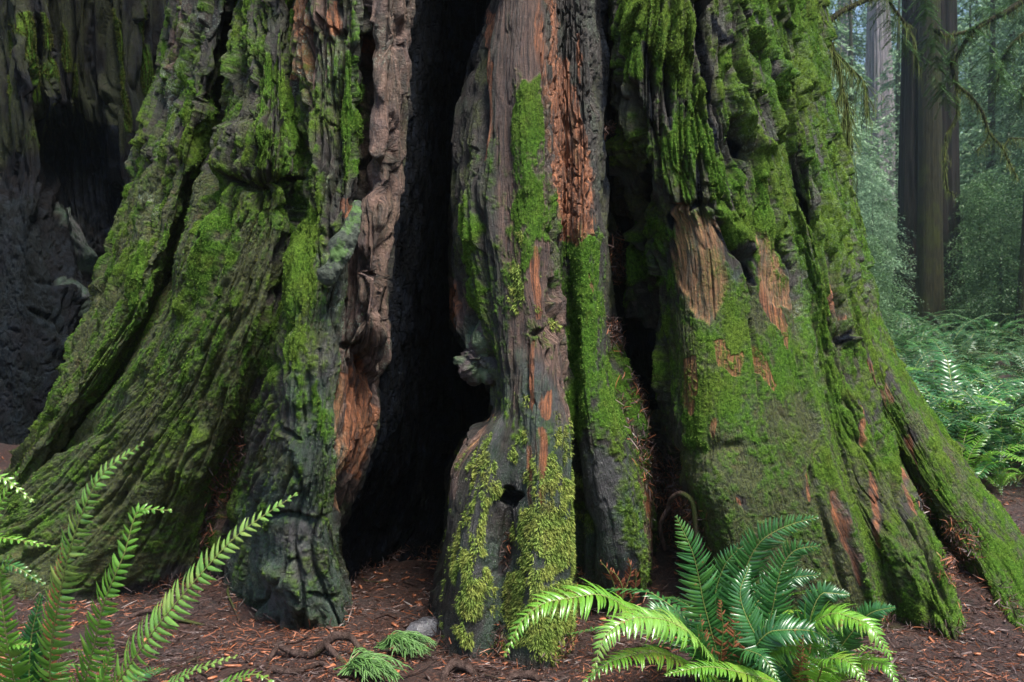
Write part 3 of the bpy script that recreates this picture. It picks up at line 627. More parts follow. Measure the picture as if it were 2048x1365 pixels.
# --- relief in metres
H = 'h'
po(H, [(440,260),(560,235),(590,300),(585,352),(440,352)], .055, 14, 'add')                  # brow above the notch
for pts, w, v in (
    ([(450,352),(490,372),(540,372),(588,355)], 10, -.10), ([(575,360),(580,440)], 9, -.07), ([(505,380),(520,420)], 12, -.05), ([(616,60),(607,260),(596,420),(585,450)], 8, -.10),
    ([(532,10),(524,260),(505,330)], 5, -.06), ([(560,0),(545,110),(536,190)], 5, -.07), ([(470,0),(445,150),(425,250),(415,380)], 14, -.10), ([(326,180),(318,260),(300,300)], 7, -.05),
    ([(372,150),(395,200),(405,205)], 5, -.05), ([(738,60),(738,230),(735,380),(720,400)], 11, -.12), ([(684,60),(686,100)], 8, -.06), ([(682,180),(674,300),(668,330)], 4, -.04), ([(704,300),(698,345)], 4, -.05),
    ([(790,40),(800,70)], 10, -.08), ([(725,400),(720,470),(722,540),(730,560)], 4, -.06), ([(732,550),(750,548)], 7, -.06), ([(680,690),(700,700),(720,730),(745,760),(750,790)], 9, -.07), ([(650,590),(646,575)], 10, -.04),
    ([(350,520),(335,600),(320,650)], 8, -.05), ([(455,470),(425,560),(400,640),(380,700)], 6, -.05), ([(500,560),(470,650),(440,720),(400,800)], 7, -.05), ([(560,470),(540,600),(520,660)], 8, -.06), ([(250,600),(220,680),(170,760)], 8, -.06),
    ([(285,740),(255,790),(190,850),(120,900)], 12, -.07), ([(476,862),(462,910),(437,964),(420,1040)], 10, -.08), ([(540,800),(560,860),(600,880)], 6, -.04), ([(640,700),(636,800),(625,900),(615,1000)], 5, -.035), ([(500,1040),(560,1030),(620,1045),(665,1030)], 7, -.045), ([(560,1170),(580,1120),(600,1130)], 5, -.03), ([(620,1180),(650,1200),(680,1190)], 6, -.04), ([(430,1000),(400,1080)], 9, -.05),
    ([(300,900),(270,960),(200,1050)], 9, -.05), ([(380,860),(345,960),(310,1060)], 8, -.05), ([(450,780),(430,860),(400,940)], 8, -.04),
    ([(1018,985),(1022,1005)], 16, -.22), ([(1018,1020),(1012,1100),(1005,1150)], 9, -.04), ([(1100,590),(1108,640),(1110,680)], 9, -.14), ([(1104,560),(1110,600)], 7, -.10), ([(1094,655),(1098,690)], 5, -.06), ([(1062,670),(1085,660)], 6, -.05), ([(1098,700),(1095,730)], 5, -.05), ([(1057,690),(1056,815)], 2.5, -.03), ([(1118,470),(1122,560),(1128,620)], 5, -.05),
    ([(1082,110),(1092,200),(1096,330),(1108,460)], 4, -.05), ([(1196,150),(1190,230)], 6, -.10), ([(968,100),(964,250),(960,330)], 8, -.07), ([(960,420),(965,500),(975,560)], 6, -.04),
    ([(1155,640),(1150,720)], 6, -.05), ([(1152,880),(1156,1010),(1158,1150)], 9, -.06), ([(1160,1010),(1180,1060),(1185,1150)], 8, -.04),
    ([(1402,0),(1412,100),(1425,200)], 12, -.10), ([(1300,100),(1306,200)], 7, -.10), ([(1335,130),(1338,230)], 7, -.10), ([(1272,180),(1285,330),(1290,430)], 11, -.12), ([(1475,240),(1500,310)], 16, -.14), ([(1425,180),(1430,260)], 8, -.10),
    ([(1340,412),(1420,408),(1440,430)], 7, -.05), ([(1590,300),(1605,400),(1628,460)], 9, -.10), ([(1440,440),(1465,490),(1492,520),(1505,590)], 6, -.07), ([(1555,480),(1585,540),(1600,620),(1612,700)], 8, -.10), ([(1500,640),(1512,720),(1520,800)], 5, -.035), ([(1345,900),(1350,960)], 12, -.06), ([(1430,640),(1425,560),(1420,500)], 2, -.02),
    ([(1655,640),(1690,690),(1700,690)], 9, -.07), ([(1540,0),(1550,80),(1580,120)], 6, -.06), ([(1620,60),(1632,200)], 5, -.05), ([(1345,905),(1420,900),(1480,890)], 14, -.02), ([(1620,940),(1660,1060),(1690,1180)], 10, -.04)):
    st(H, pts, w, v, 'add')
for pts, w, v in (
    ([(404,210),(398,250),(385,300),(378,350)], 18, .08), ([(375,150),(390,185),(402,200)], 9, .05), ([(330,440),(322,500)], 9, .05), ([(695,90),(692,200),(688,330)], 14, .035), ([(795,100),(790,250),(775,360)], 12, .05), ([(760,400),(755,450)], 26, .03),
    ([(430,440),(400,520),(370,620)], 26, .06), ([(480,470),(460,540),(440,590)], 7, .05), ([(755,640),(758,700),(750,740)], 26, .045), ([(400,880),(370,960)], 40, .05), ([(580,680),(590,800)], 40, .03), ([(540,1140),(600,1180),(620,1230)], 30, .05), ([(590,900),(600,980)], 30, .04),
    ([(1050,0),(1050,180),(1052,380)], 26, .02), ([(1500,60),(1530,110),(1548,160)], 9, .07), ([(1480,180),(1500,270),(1530,300)], 18, .07), ([(1430,420),(1470,440),(1500,500)], 18, .06), ([(1610,320),(1640,440),(1690,560)], 12, .06), ([(1245,280),(1248,340)], 13, .12), ([(1290,0),(1280,100),(1275,160)], 18, .09), ([(1320,30),(1318,120)], 10, .08), ([(1375,0),(1380,80),(1385,110)], 10, .08),
    ([(1280,460),(1285,630)], 14, .10), ([(1325,470),(1328,620),(1330,800)], 8, .05), ([(1238,720),(1252,800),(1275,880)], 7, .06), ([(1604,750),(1645,920),(1700,1070),(1752,1240)], 7, .05), ([(1440,1000),(1450,950)], 60, .03), ([(1690,680),(1700,690)], 12, .09), ([(1640,990),(1670,1080)], 6, .04), ([(1705,700),(1750,830),(1800,960)], 8, .04)):
    st(H, pts, w, v, 'add')

P, U, V, cs, s_ = trunk_surface(LINES, BACK, 1080, .0046, 11.0, (-.15, 7.9))
nr, nc = P.shape[:2]
PX, PY = project(P)
front = (np.arange(nc) < np.searchsorted(cs, s_[len(LINES) - 1]))[None] & np.ones((nr, 1), bool)
fr = np.minimum(sst(0, .25, np.broadcast_to(cs[None], (nr, nc))), 1 - sst(s_[len(LINES) - 1] - .2, s_[len(LINES) - 1] + .05, np.broadcast_to(cs[None], (nr, nc)))).astype(np.float32)
wx1 = (fbm(U * 9, V * 7, 3, 161) - .5) * 44; wy1 = (fbm(U * 7, V * 4, 3, 164) - .5) * 110
wx2 = (fbm(U * 4, V * 3, 2, 167) - .5) * 80; wy2 = (fbm(U * 4, V * 2, 2, 169) - .5) * 160
def samp(k):
    if k in ('h', 'char_shade', 'plates', 'lumps', 'smooth', 'cubes', 'brown', 'calm'): return ck.sample(k, PX, PY)
    if k in ('moss', 'shag', 'olive', 'slate', 'lichen'): return .4 * ck.sample(k, PX + wx2, PY + wy2) + .6 * ck.sample(k, PX + wx1 * 1.25, PY + wy1)
    return ck.sample(k, PX + wx1 * .4, PY + wy1 * .5)
C = {}


for k in list(ck.ch): C[k] = samp(k) * np.where(front, 1, 0).astype(np.float32)
above = sst(-10, -80, PY) * 1.0; backw = (1 - fr)
# behind and above the traced face the bark goes on in the same way
C['plates'] = np.maximum(C['plates'], np.maximum(above, backw) * .9)
C['moss'] = np.maximum(C['moss'], backw * .5 * fbm(U * 1.3, V * .8, 3, 91)); C['olive'] = np.maximum(C['olive'], backw * .6)
wu = (fbm(U * 1.4, V * .8, 3, 11) - .5) * .20
U2 = U + wu
fib1 = fbm(U2 * 70, V * 5, 3, 21); fib2 = fbm(U2 * 26, V * 2.6, 3, 24)
n1 = vn(U2 * 8.5, V * 1.15, 31) * .7 + vn(U2 * 20, V * 3.4, 32) * .3
n2 = vn(U2 * 18, V * 2.4, 33) * .7 + vn(U2 * 44, V * 7, 34) * .3
n3 = vn(U2 * 33, V * 9, 35) * .6 + vn(U2 * 80, V * 22, 36) * .4
hp, pid = shingles(U2, V, .10, .80, 51)
hp2, pid2 = shingles(U2 + .05, V, .040, .42, 61)
lum = fbm(U2 * 6.5, V * 2.3, 4, 71); lum2 = fbm(U2 * 22, V * 8, 3, 75); fib3 = 1 - np.abs(2 * vn(U2 * 85 + lum * 3, V * 3.2, 171) - 1); fib4 = 1 - np.abs(2 * vn(U2 * 48 + lum * 2, V * 2.0, 172) - 1)
cub = np.minimum(crack(vn(U2 * 30 + lum * 5, V * 13 + lum2 * 3, 81), .07) * .8 + crack(vn(U2 * 60, V * 7 + lum * 4, 82), .08), 1)
wP, wL, wS, wC, wK = C['plates'], C['lumps'] * (1 - C['plates']) * (1 - .60 * np.minimum(C['slate'], 1)), C['smooth'], C['cubes'], C['char_shade']
gen = np.clip(1 - np.maximum.reduce([wP, wL, wS, wC]), 0, 1)
h = np.zeros_like(U)
h += (wP + .35 * gen) * ((hp - .35) * .145 + (hp2 - .4) * .062 - .085 * crack(vn(U2 * 13, V * .55, 34), .045) - .035 * crack(vn(U2 * 31, V * 1.1, 38), .06) - .02 * crack(n2, .05) + (lum2 - .5) * .012)
h += (wL + .45 * gen) * ((lum - .5) * .16 + (lum2 - .5) * .030 - .075 * crack(n1, .040) * (.4 + lum) - .036 * crack(n2, .05) - .010 * crack(n3, .07))
h += wS * ((lum - .5) * .055 + (lum2 - .5) * .022 - .014 * crack(n2, .035) + (fib2 - .5) * .022)
h += wC * ((fib2 - .5) * .035 - .030 * cub - .03 * crack(n1, .03) + (lum2 - .5) * .03)
h += gen * -.04 * crack(n1, .03)
h += (fib1 - .5) * (.006 + .010 * np.maximum(wP, C['brown'] * .7)) * (1 - .6 * wS)
h += C['brown'] * (1 - wS) * ((fib2 - .5) * .045 - .02 * crack(n2, .03))
h += (wP * .022 + gen * .016 + wL * .009 + wC * .012 + wS * .004) * (fib3 - .6) * (1 - wK) + (wP * .026 + wL * .012 + gen * .014) * (fib4 - .6)
h *= (1 - C['calm'])
h *= (1 - .75 * wK)
blk = vn(U * 24, V * 30, 83)
h += wK * ((lum - .5) * .10 - .008 * crack(blk, .05) + (fib2 - .5) * .02)
h += C['h'] * (1 + .35 * (fbm(U2 * 9, V * 6, 2, 95) - .5))
h -= sst(.4, .9, C['tan']) * .012
# moss: coats what stands proud, broken up by noise
mn = fbm(U2 * 11, V * 7, 4, 101); mn2 = fbm(U * 45, V * 38, 3, 106)
def brk(w, k=.9, e=.10, n=None): 
    n = mn if n is None else n
    return sst(.5 - e, .5 + e, w + (n - .5) * k - (1 - w) * .12) * sst(.03, .10, w)
hb = blur(h[..., None], 9)[..., 0]; proud = np.clip((h - hb) / .02, -1, 1)
mw = C['moss'] * (1.22 - .50 * sst(.42, .70, fbm(U2 * 5, V * 3.2, 4, 191))) * (1 - wP * np.clip(.75 - 1.1 * pid2, 0, .6)) + .14 * proud * (C['moss'] > .02)
moss = brk(mw, 1.5, .28, mn * .5 + mn2 * .5) * (1 - sst(.2, .6, wK))
olive = brk(C['olive'], 1.0, .16, fbm(U2 * 8, V * 5, 4, 111)) * (1 - moss * .8) * (1 - sst(.2, .6, wK))
slate = brk(C['slate'], .8, .2, fbm(U2 * 7, V * 4, 4, 121))
red = brk(np.minimum(C['red'] * 2.1, 1), 1.3, .24, fbm(U2 * 26, V * 4, 4, 131)) ; tan = brk(np.minimum(C['tan'] * 1.3, 1), 1.3, .36, fbm(U2 * 20, V * 2.6, 4, 135))
olive = olive * (1 - .8 * tan) * (1 - .9 * red); moss = moss * (1 - .75 * tan * sst(.45, .6, mn2)) * (1 - .8 * red * sst(.35, .5, mn2))
brown = brk(C['brown'], .7, .2, fbm(U2 * 12, V * 3, 3, 138))
char_shade = brk(C['char_shade'], .5, .12)
# bark everywhere else carries some green on it in the open, some lichen
olive = np.maximum(olive, (gen + wP * .9) * sst(.42, .62, mn) * .75 * (1 - char_shade) * (1 - .8 * np.maximum(brown, red)))
shag = brk(C['shag'] * .80, 2.0, .24, fbm(U * 20, V * 9, 5, 151))
h += moss * (.005 + .008 * (fbm(U * 60, V * 55, 2, 141) - .4)) + olive * (.003 + .008 * (fbm(U * 50, V * 45, 2, 145) - .5))
N = grid_normals(blur(P, 5))
D = P + N * h[..., None]
zero = np.zeros_like(h); one = np.ones_like(h)
coat = np.stack([moss, olive, C['lichen'], one], -1); wood = np.stack([red, tan, char_shade, one], -1)
wet = np.clip(C['wet'] + C['slate'] * .3, 0, 1)
skin = np.stack([slate, brown, wet, one], -1)
big = empty("redwood_tree", (-.15, 7.9, 0.0))
tag(big, "huge mossy old redwood with flared roots and a tall black burnt hollow in its face", "tree", "redwood trees")
org = np.array([-.15, 7.9, 0], np.float32)
trunk = mesh_np("trunk", (D - org).reshape(-1, 3), grid_faces(nr, nc), M['bark'], parent=big,
                attrs={"flow": np.stack([U2, V, zero, one], -1).reshape(-1, 4), "coat": coat.reshape(-1, 4), "wood": wood.reshape(-1, 4), "skin": skin.reshape(-1, 4)})

# ------------------------------------------------------------------ moss growing on it
def tufts(D, N, w, n, size, kind, seed):
    r = np.random.default_rng(seed); w = w.copy(); w[:2] = 0; w[-6:] = 0; w[:, -2:] = 0
    e1 = np.linalg.norm(np.diff(D, axis=0, append=D[-1:]), axis=2); e2 = np.linalg.norm(np.roll(D, -1, 1) - D, axis=2)
    p = (w ** 2.2 * np.clip(e1, 0, .05) * np.clip(e2, 0, .05)).ravel(); p[p < 0] = 0
    c = np.cumsum(p); k = np.searchsorted(c, r.random(n) * c[-1]); k = np.clip(k, 0, len(p) - 1)
    base = D.reshape(-1, 3)[k] + r.normal(0, .002, (n, 3)); nn = N.reshape(-1, 3)[k]
    ww = w.ravel()[k]
    rd = r.normal(0, 1, (n, 3)); rd /= np.linalg.norm(rd, axis=1, keepdims=True)
    L = size * (.5 + r.random(n) * .9)[:, None] * (.5 + .5 * ww)[:, None]
    if kind == 'fine':
        dr = nn * .8 + rd * .75 + np.array([0, 0, -.15]); dr /= np.linalg.norm(dr, axis=1, keepdims=True)
        sdv = np.cross(dr, r.normal(0, 1, (n, 3))); sdv /= np.linalg.norm(sdv, axis=1, keepdims=True)
        a = base - sdv * L * .28; b = base + sdv * L * .28; t = base + dr * L
        Vv = np.stack([a, b, t], 1).reshape(-1, 3); Ff = np.arange(3 * n).reshape(n, 3)
        return Vv, Ff
    dr = nn * .55 + rd * .8 + np.array([0, 0, -.25]); dr /= np.linalg.norm(dr, axis=1, keepdims=True)
    sdv = np.cross(dr, nn + r.normal(0, .5, (n, 3))); sdv /= np.linalg.norm(sdv, axis=1, keepdims=True)
    m = base + nn * .003 + dr * L * .55; t = m + (dr * .4 + np.array([0, 0, -.45]) + nn * .15) * L * .8
    wv = sdv * L * .13
    Vv = np.stack([base - wv * .5, base + wv * .5, m + wv, m - wv, t + wv * .2, t - wv * .2], 1).reshape(-1, 3)
    o = np.arange(n)[:, None] * 6
    Ff = np.concatenate([o + np.array([[0, 1, 2, 3]]), o + np.array([[3, 2, 4, 5]])])
    return Vv, Ff
Nf = grid_normals(D)
vis = (PY > -70) & (PY < 1420) & front
for nm, w, n, sz, kd, mt, lb in (("green_moss", moss, 440000, .0062, 'fine', 'tuft', "bright green short moss"),
                                 ("olive_moss", olive * (1 - slate * .6), 200000, .0075, 'fine', 'tuft_dark', "dull olive moss"),
                                 ("shaggy_moss", shag, 80000, .017, 'long', 'shag', "shaggy yellow green moss hanging on the lower roots")):
    Vv, Ff = tufts(D, Nf, w * vis, n, sz, kd, 5)
    o = mesh_np(nm, Vv - org, Ff, M[mt], parent=big, smooth=False); tag(o, lb, kind="stuff")

# litter caught in the furrows beside the columns
Vs = []
def strips(base, dirs, L, w, curl, r):
    """thin two-segment slivers"""
    n = len(base); up = r.normal(0, 1, (n, 3)); sdv = np.cross(dirs, up); sdv /= np.linalg.norm(sdv, axis=1, keepdims=True)
    k = np.cross(dirs, sdv) * (r.normal(0, curl, (n, 1)) * L)
    a = base - dirs * L * .5; b = base + dirs * L * .5; m = base + k; w_ = sdv * w
    V_ = np.stack([a - w_ * .5, a + w_ * .5, m + w_, m - w_, b + w_ * .4, b - w_ * .4], 1).reshape(-1, 3)
    o = np.arange(n)[:, None] * 6
    return V_, np.stack([o + np.array([[0, 1, 2, 3]]), o + np.array([[3, 2, 4, 5]])], 1).reshape(-1, 4)
for pts, w in (([(1232,470),(1240,520),(1238,560)], 16), ([(1250,760),(1275,830),(1300,900),(1330,980),(1345,1060),(1330,1150)], 24), ([(1360,990),(1385,1040),(1400,1130)], 22), ([(1218,250),(1222,270)], 8), ([(1226,640),(1235,700)], 10),
               ([(476,862),(462,910),(437,964),(420,1060),(400,1130)], 14), ([(1900,1050),(1930,1100),(1890,1150)], 30), ([(1160,1150),(1190,1180)], 18), ([(1840,980),(1860,1030)], 14), ([(1012,1150),(1020,1060)], 5), ([(1000,1250),(1010,1330)], 16), ([(1100,1330),(1160,1250)], 14), ([(300,1170),(380,1160),(440,1190)], 14)):
    st('litter', pts, w, 1)
zz_ = D[..., 2] - gz(D[..., 0], D[..., 1])
litw = np.maximum(ck.sample('litter', PX, PY), .30 * sst(.09, .0, zz_) * (zz_ > -.03)) * vis
r_ = np.random.default_rng(31); nL = 13000
p_ = litw.ravel() * 1.0; c_ = np.cumsum(p_); k_ = np.searchsorted(c_, r_.random(nL) * c_[-1])
bb = D.reshape(-1, 3)[k_] + Nf.reshape(-1, 3)[k_] * (r_.random((nL, 1)) * .03)
dd = r_.normal(0, 1, (nL, 3)) + np.array([0, 0, -.4]); dd /= np.linalg.norm(dd, axis=1, keepdims=True)
Vv, Ff = strips(bb, dd, (.03 + r_.random((nL, 1)) * .07), .0016 + r_.random((nL, 1)) * .0022, .2, r_)
o = mesh_np("caught_litter", Vv - org, Ff, [M['twig_b'], M['twig_a'], M['twig_c']], parent=big, smooth=False, mat_idx=np.repeat(r_.choice(3, nL, p=[.5, .22, .28]), 2))
tag(o, "dead needles and twigs caught in the furrows", kind="stuff")

# ------------------------------------------------------------------ lumps and tubes
def blob(name, centres, mat, parent=None, noise=.12, nf=7.0, res=72, seed=0, squash=None, org=(0, 0, 0)):
    """one closed skin round several balls: (x, y, z, r)"""
    B = np.array(centres, float); c0 = B[:, :3].mean(0)
    th = np.linspace(0, np.pi, res // 2 + 1); ph = np.linspace(0, 2 * np.pi, res, endpoint=False)
    T_, Ph = np.meshgrid(th, ph, indexing='ij')
    d = np.stack([np.sin(T_) * np.cos(Ph), np.sin(T_) * np.sin(Ph), np.cos(T_)], -1)
    lo = np.zeros(T_.shape); hi = np.full(T_.shape, (np.linalg.norm(B[:, :3] - c0, axis=1) + B[:, 3] * 2).max())
    rs = np.linspace(0, 1, 60)[:, None, None] * hi
    p = c0 + d[None] * rs[..., None]
    f = sum(np.exp(-2.2 * (np.linalg.norm(p - b[:3], axis=-1) / b[3]) ** 2 + 2.2) for b in B)
    inside = f > 1; last = 59 - np.argmax(inside[::-1], 0); rr = np.take_along_axis(rs, last[None], 0)[0]
    rr = np.maximum(rr, .005)
    r0 = B[:, 3].mean()
    nn = fbm(Ph * nf / 6.28 * (1 + 0 * T_) + seed * 3.1, T_ * nf / 3.14, 4, 60 + seed % 9)
    nn = nn * np.sin(T_) + .5 * (1 - np.sin(T_))
    s_ = sst(0, 1, Ph / (2 * np.pi) * 8) * sst(0, 1, (2 * np.pi - Ph) / (2 * np.pi) * 8)
    rr = rr + r0 * noise * ((nn - .5) * 2) * s_
    Vv = (c0 + d * rr[..., None]).reshape(-1, 3)
    nr_, nc_ = T_.shape; i = np.arange(nr_ * nc_).reshape(nr_, nc_); j = np.roll(i, -1, 1)
    return mesh_np(name, Vv - np.array(org), np.stack([i[:-1], i[1:], j[1:], j[:-1]], -1).reshape(-1, 4), mat, parent)
def tube_geo(pts, rad, nseg=8, sub=6, noise=.15, seed=1, flat=1.0):
    P0 = np.array(pts, float); tk = np.concatenate([[0], np.cumsum(np.linalg.norm(np.diff(P0, axis=0), axis=1))])
    n = max(4, (len(P0) - 1) * sub); t = np.linspace(0, tk[-1], n)
    Q = pchip(tk, P0, t); R = pchip(tk, np.array(rad, float)[:, None] if np.ndim(rad) else np.full((len(P0), 1), rad), t)[:, 0]
    T_ = np.gradient(Q, axis=0); T_ /= np.linalg.norm(T_, axis=1, keepdims=True) + 1e-9
    up = np.array([0.13, .2, 1.0]) if abs(T_[:, 2]).mean() < .8 else np.array([0.1, 1.0, .1])
    A = np.cross(T_, up); A /= np.linalg.norm(A, axis=1, keepdims=True); B = np.cross(A, T_)
    ph = np.arange(nseg) / nseg * 2 * np.pi
    rr = R[:, None] * (1 + noise * 2 * (vn(t[:, None] * 9 + 0 * ph, np.cos(ph)[None] * 1.3 + np.sin(ph)[None] * .7 + 3, seed) - .5))
    Vv = Q[:, None] + rr[..., None] * (np.cos(ph)[None, :, None] * A[:, None] + flat * np.sin(ph)[None, :, None] * B[:, None])
    i = np.arange(n * nseg).reshape(n, nseg); j = np.roll(i, -1, 1)
    F_ = np.stack([i[:-1], i[1:], j[1:], j[:-1]], -1).reshape(-1, 4)
    # close the ends
    Vv = Vv.reshape(-1, 3); e = len(Vv); Vv = np.concatenate([Vv, Q[:1], Q[-1:]])
    c1 = np.stack([np.full(nseg, e), i[0], j[0], np.full(nseg, e)], -1); c2 = np.stack([np.full(nseg, e + 1), j[-1], i[-1], np.full(nseg, e + 1)], -1)
    return Vv, F_, (c1[:, :3], c2[:, :3])
def tubes(name, lst, mat, parent=None, org=(0, 0, 0), nseg=8, sub=6, noise=.15, flat=1.0):
    VV, FF, o = [], [], 0
    for q, (pts, rad) in enumerate(lst):
        v, f, caps = tube_geo(pts, rad, nseg, sub, noise, q + 1, flat)
        FF.append(f + o)
        VV.append(v); o += len(v)
    return mesh_np(name, np.concatenate(VV) - np.array(org), np.concatenate(FF), mat, parent)
m = 1 / F_PX
def K(px, py, Y, r): return (*at(px, py, Y), r * Y * m)
n_ = NB("knotty_wood"); f_ = n_.noise(30, 5, .7, (1, 1, 2.2), 1.0)
col_ = n_.mix(n_.rng(f_, .3, .7), (.020, .014, .014), (.085, .062, .060)); col_ = n_.mix(n_.rng(n_.noise(6, 4, .6), .48, .6, 0, .8), col_, (.07, .11, .05))
n_.bump(f_, .9, .015); M['knot'] = n_.done(col_, .5, .5)
n_ = NB("mossy_slab"); f_ = n_.noise(45, 5, .75)
col_ = n_.mix(n_.rng(f_, .3, .7), (.016, .022, .016), (.070, .085, .060)); col_ = n_.mix(n_.rng(n_.noise(11, 4, .7), .5, .6, 0, .7), col_, (.07, .15, .025))
n_.bump(f_, 1, .02); M['slab'] = n_.done(col_, .7, .4)
blob("burl", [K(936, 740, 5.52, 22), K(922, 724, 5.52, 12), K(958, 715, 5.56, 32), K(972, 680, 5.5, 30), K(985, 650, 5.5, 28), K(950, 757, 5.54, 16), K(980, 752, 5.5, 20)], M['knot'], big, .55, 16, 110, org=org)
v, f, c = tube_geo([at(714, 402, 5.40), at(703, 440, 5.33), at(690, 480, 5.29), at(672, 520, 5.27), at(652, 552, 5.26), at(640, 562, 5.28)], [.020, .040, .054, .058, .050, .016], 40, 26, .45, 3, .42)
v = v + (fbm(v[:, 0] * 40 + v[:, 1] * 17, v[:, 2] * 26, 3, 181)[:, None] - .5) * np.array([.022, -.03, .01])
o = mesh_np("bark_slab", v - org, f, M['slab'], big); tag(o, "loose slab of mossy bark leaning down to the left")
for q, (px, py, Y, dx, dy, rr) in enumerate([(1290, 120, 5.48, -4, 120, .05), (1262, 300, 5.6, 3, 70, .045), (1345, 60, 5.5, 6, 90, .05), (1418, 330, 5.5, 8, 110, .045), (1452, 280, 5.55, 16, 90, .04), (1545, 110, 5.8, 18, 60, .06)]): pass
tubes("hanging_root", [([at(1335, 1030, 5.85), at(1340, 1004, 5.72), at(1363, 987, 5.64), at(1385, 1004, 5.56), at(1391, 1049, 5.54), at(1393, 1105, 5.55), at(1410, 1160, 5.6)], [.008, .013, .016, .015, .013, .011, .008]),
                       ([at(1391, 1049, 5.56), at(1404, 1100, 5.54), at(1404, 1150, 5.57)], [.012, .012, .009]),
                       ([at(1340, 1010, 5.75), at(1320, 1050, 5.8), at(1330, 1100, 5.9)], [.012, .012, .01])], M['root'], big, org, 8, 8, .3)

# ------------------------------------------------------------------ the second redwood, dark behind the left edge
L2 = [
 [(-700,0,13.2),(-720,500,13.1),(-790,900,12.9)], [(-560,0,11.6),(-580,500,11.5),(-640,900,11.2)], [(-400,0,10.7),(-420,500,10.5),(-450,890,10.2)],
 [(-240,0,10.35),(-250,400,10.3),(-260,880,9.9)], [(-130,0,10.2),(-135,400,10.1),(-140,885,9.7)], [(-60,0,10.35),(-60,400,10.2),(-70,885,9.75)],
 [(-5,0,10.1),(5,200,10.1),(10,330,10.15),(-5,500,9.95),(-20,885,9.7)], [(25,0,10.0),(45,200,9.95),(60,330,10.05),(50,480,9.8),(45,700,9.62),(40,880,9.62)],
 [(60,0,10.25),(75,200,10.25),(85,330,10.45),(95,480,10.2),(118,600,9.95),(135,720,9.8),(110,870,9.85)], [(85,0,10.15),(98,200,10.1),(108,330,10.8),(130,480,10.6),(150,600,10.3),(160,720,10.2),(170,860,10.2)],
 [(115,0,10.35),(125,200,10.4),(140,330,10.9),(165,480,10.7),(185,600,10.6),(200,720,10.5),(215,850,10.4)], [(150,0,10.3),(155,200,10.5),(170,330,10.9),(195,480,10.8),(215,600,10.8),(240,720,10.8),(260,840,10.6)],
 [(190,0,10.45),(200,200,10.6),(215,330,10.8),(240,480,10.9),(265,600,10.9),(290,840,10.8)], [(240,0,10.4),(250,200,10.45),(265,400,10.6),(300,600,10.8),(330,830,10.8)],
 [(300,0,10.8),(305,200,10.9),(325,400,11.0),(360,600,11.1),(400,820,11.1)], [(370,0,11.6),(375,300,11.7),(410,600,11.8),(470,820,11.8)], [(410,0,12.9),(420,400,13.0),(470,800,13.1)],
]
bk = [[(-6.35 + math.sin(math.radians(a)) * r_q * 2.9, 13.2 - math.cos(math.radians(a)) * r_q * 2.9, z) for z, r_q in ((5, 1), (2, 1.06), (.4, 1.15))] for a in (110, 145, 180, 215, 250)]
ck = Chart(); st, po = ck.stroke, ck.poly
po('plates', [(-800,-60),(420,-60),(420,500),(230,480),(130,420),(-800,420)], 1, 40)
po('smooth', [(-800,400),(110,400),(150,700),(120,900),(-800,900)], 1, 40)
po('lumps', [(110,400),(420,480),(420,900),(120,900)], .9, 40)
po('char_shade', [(85,200),(110,180),(150,230),(235,250),(260,400),(250,520),(225,500),(160,430),(130,420),(95,330)], .95, 18)
po('char_shade', [(225,500),(300,480),(400,800),(150,860),(180,640)], .6, 30)
for pts, w in (([(40,30),(55,120),(70,220)], 20), ([(88,30),(100,120),(108,190)], 14), ([(125,50),(135,140)], 14), ([(150,130),(152,200)], 9), ([(10,60),(20,250)], 10), ([(225,20),(240,120),(260,260)], 14), ([(280,0),(300,200)], 12), ([(60,230),(75,300)], 14), ([(-100,0),(-100,400)], 60), ([(-300,0),(-300,400)], 80)):
    st('moss', pts, w, .75); st('olive', pts, w * 1.8, .7)
po('olive', [(-800,-60),(420,-60),(420,300),(-800,420)], .62, 60)
po('slate', [(-800,380),(60,380),(130,560),(140,720),(110,900),(-800,900)], .85, 40); po('slate', [(130,410),(165,420),(210,540),(170,560)], .9, 18)
st('scar', [(120,410),(160,500),(215,560)], 24, 1); st('scar', [(120,560),(160,610),(185,640)], 20, .8)
po("red", [(112,565),(150,560),(165,600),(150,650),(125,620)], .32, 14); st('red', [(145,350),(150,400)], 12, .5); st('red', [(215,250),(225,330)], 12, .35); st('red', [(150,650),(160,700)], 10, .5)
po('wet', [(-200,350),(260,350),(260,900),(-200,900)], .8, 30)
for pts, w, v in (([(125,430),(160,500),(205,545)], 16, .16), ([(120,580),(150,600),(190,620)], 20, .12), ([(110,680),(135,700)], 22, .10), ([(60,-20),(72,200),(84,330),(90,420)], 8, -.14), ([(108,-20),(115,100),(120,240)], 7, -.12), ([(145,0),(148,200)], 7, -.12), ([(175,-20),(185,200)], 12, -.12), ([(215,0),(235,250)], 7, -.1), ([(150,540),(160,640),(175,760)], 10, -.12), ([(20,0),(28,140),(30,200)], 5, -.08), ([(60,620),(115,640),(140,680)], 8, -.06), ([(40,500),(75,560),(120,570)], 6, -.05)):
    st('h', pts, w, v, 'add')
P2, U, V, cs2, s2 = trunk_surface(L2, bk, 420, .011, 13.0, (-6.35, 13.2))
nr2, nc2 = P2.shape[:2]; PX2, PY2 = project(P2)
C = {k: ck.sample(k, PX2, PY2) for k in list(ck.ch)}
fr2 = np.minimum(sst(0, .4, np.broadcast_to(cs2[None], (nr2, nc2))), 1 - sst(s2[len(L2) - 1] - .3, s2[len(L2) - 1], np.broadcast_to(cs2[None], (nr2, nc2))))
for k in C: C[k] = (C[k] * fr2).astype(np.float32)
C['plates'] = np.maximum(C['plates'], np.maximum(sst(-10, -80, PY2), 1 - fr2)); C['olive'] = np.maximum(C['olive'], (1 - fr2) * .6)
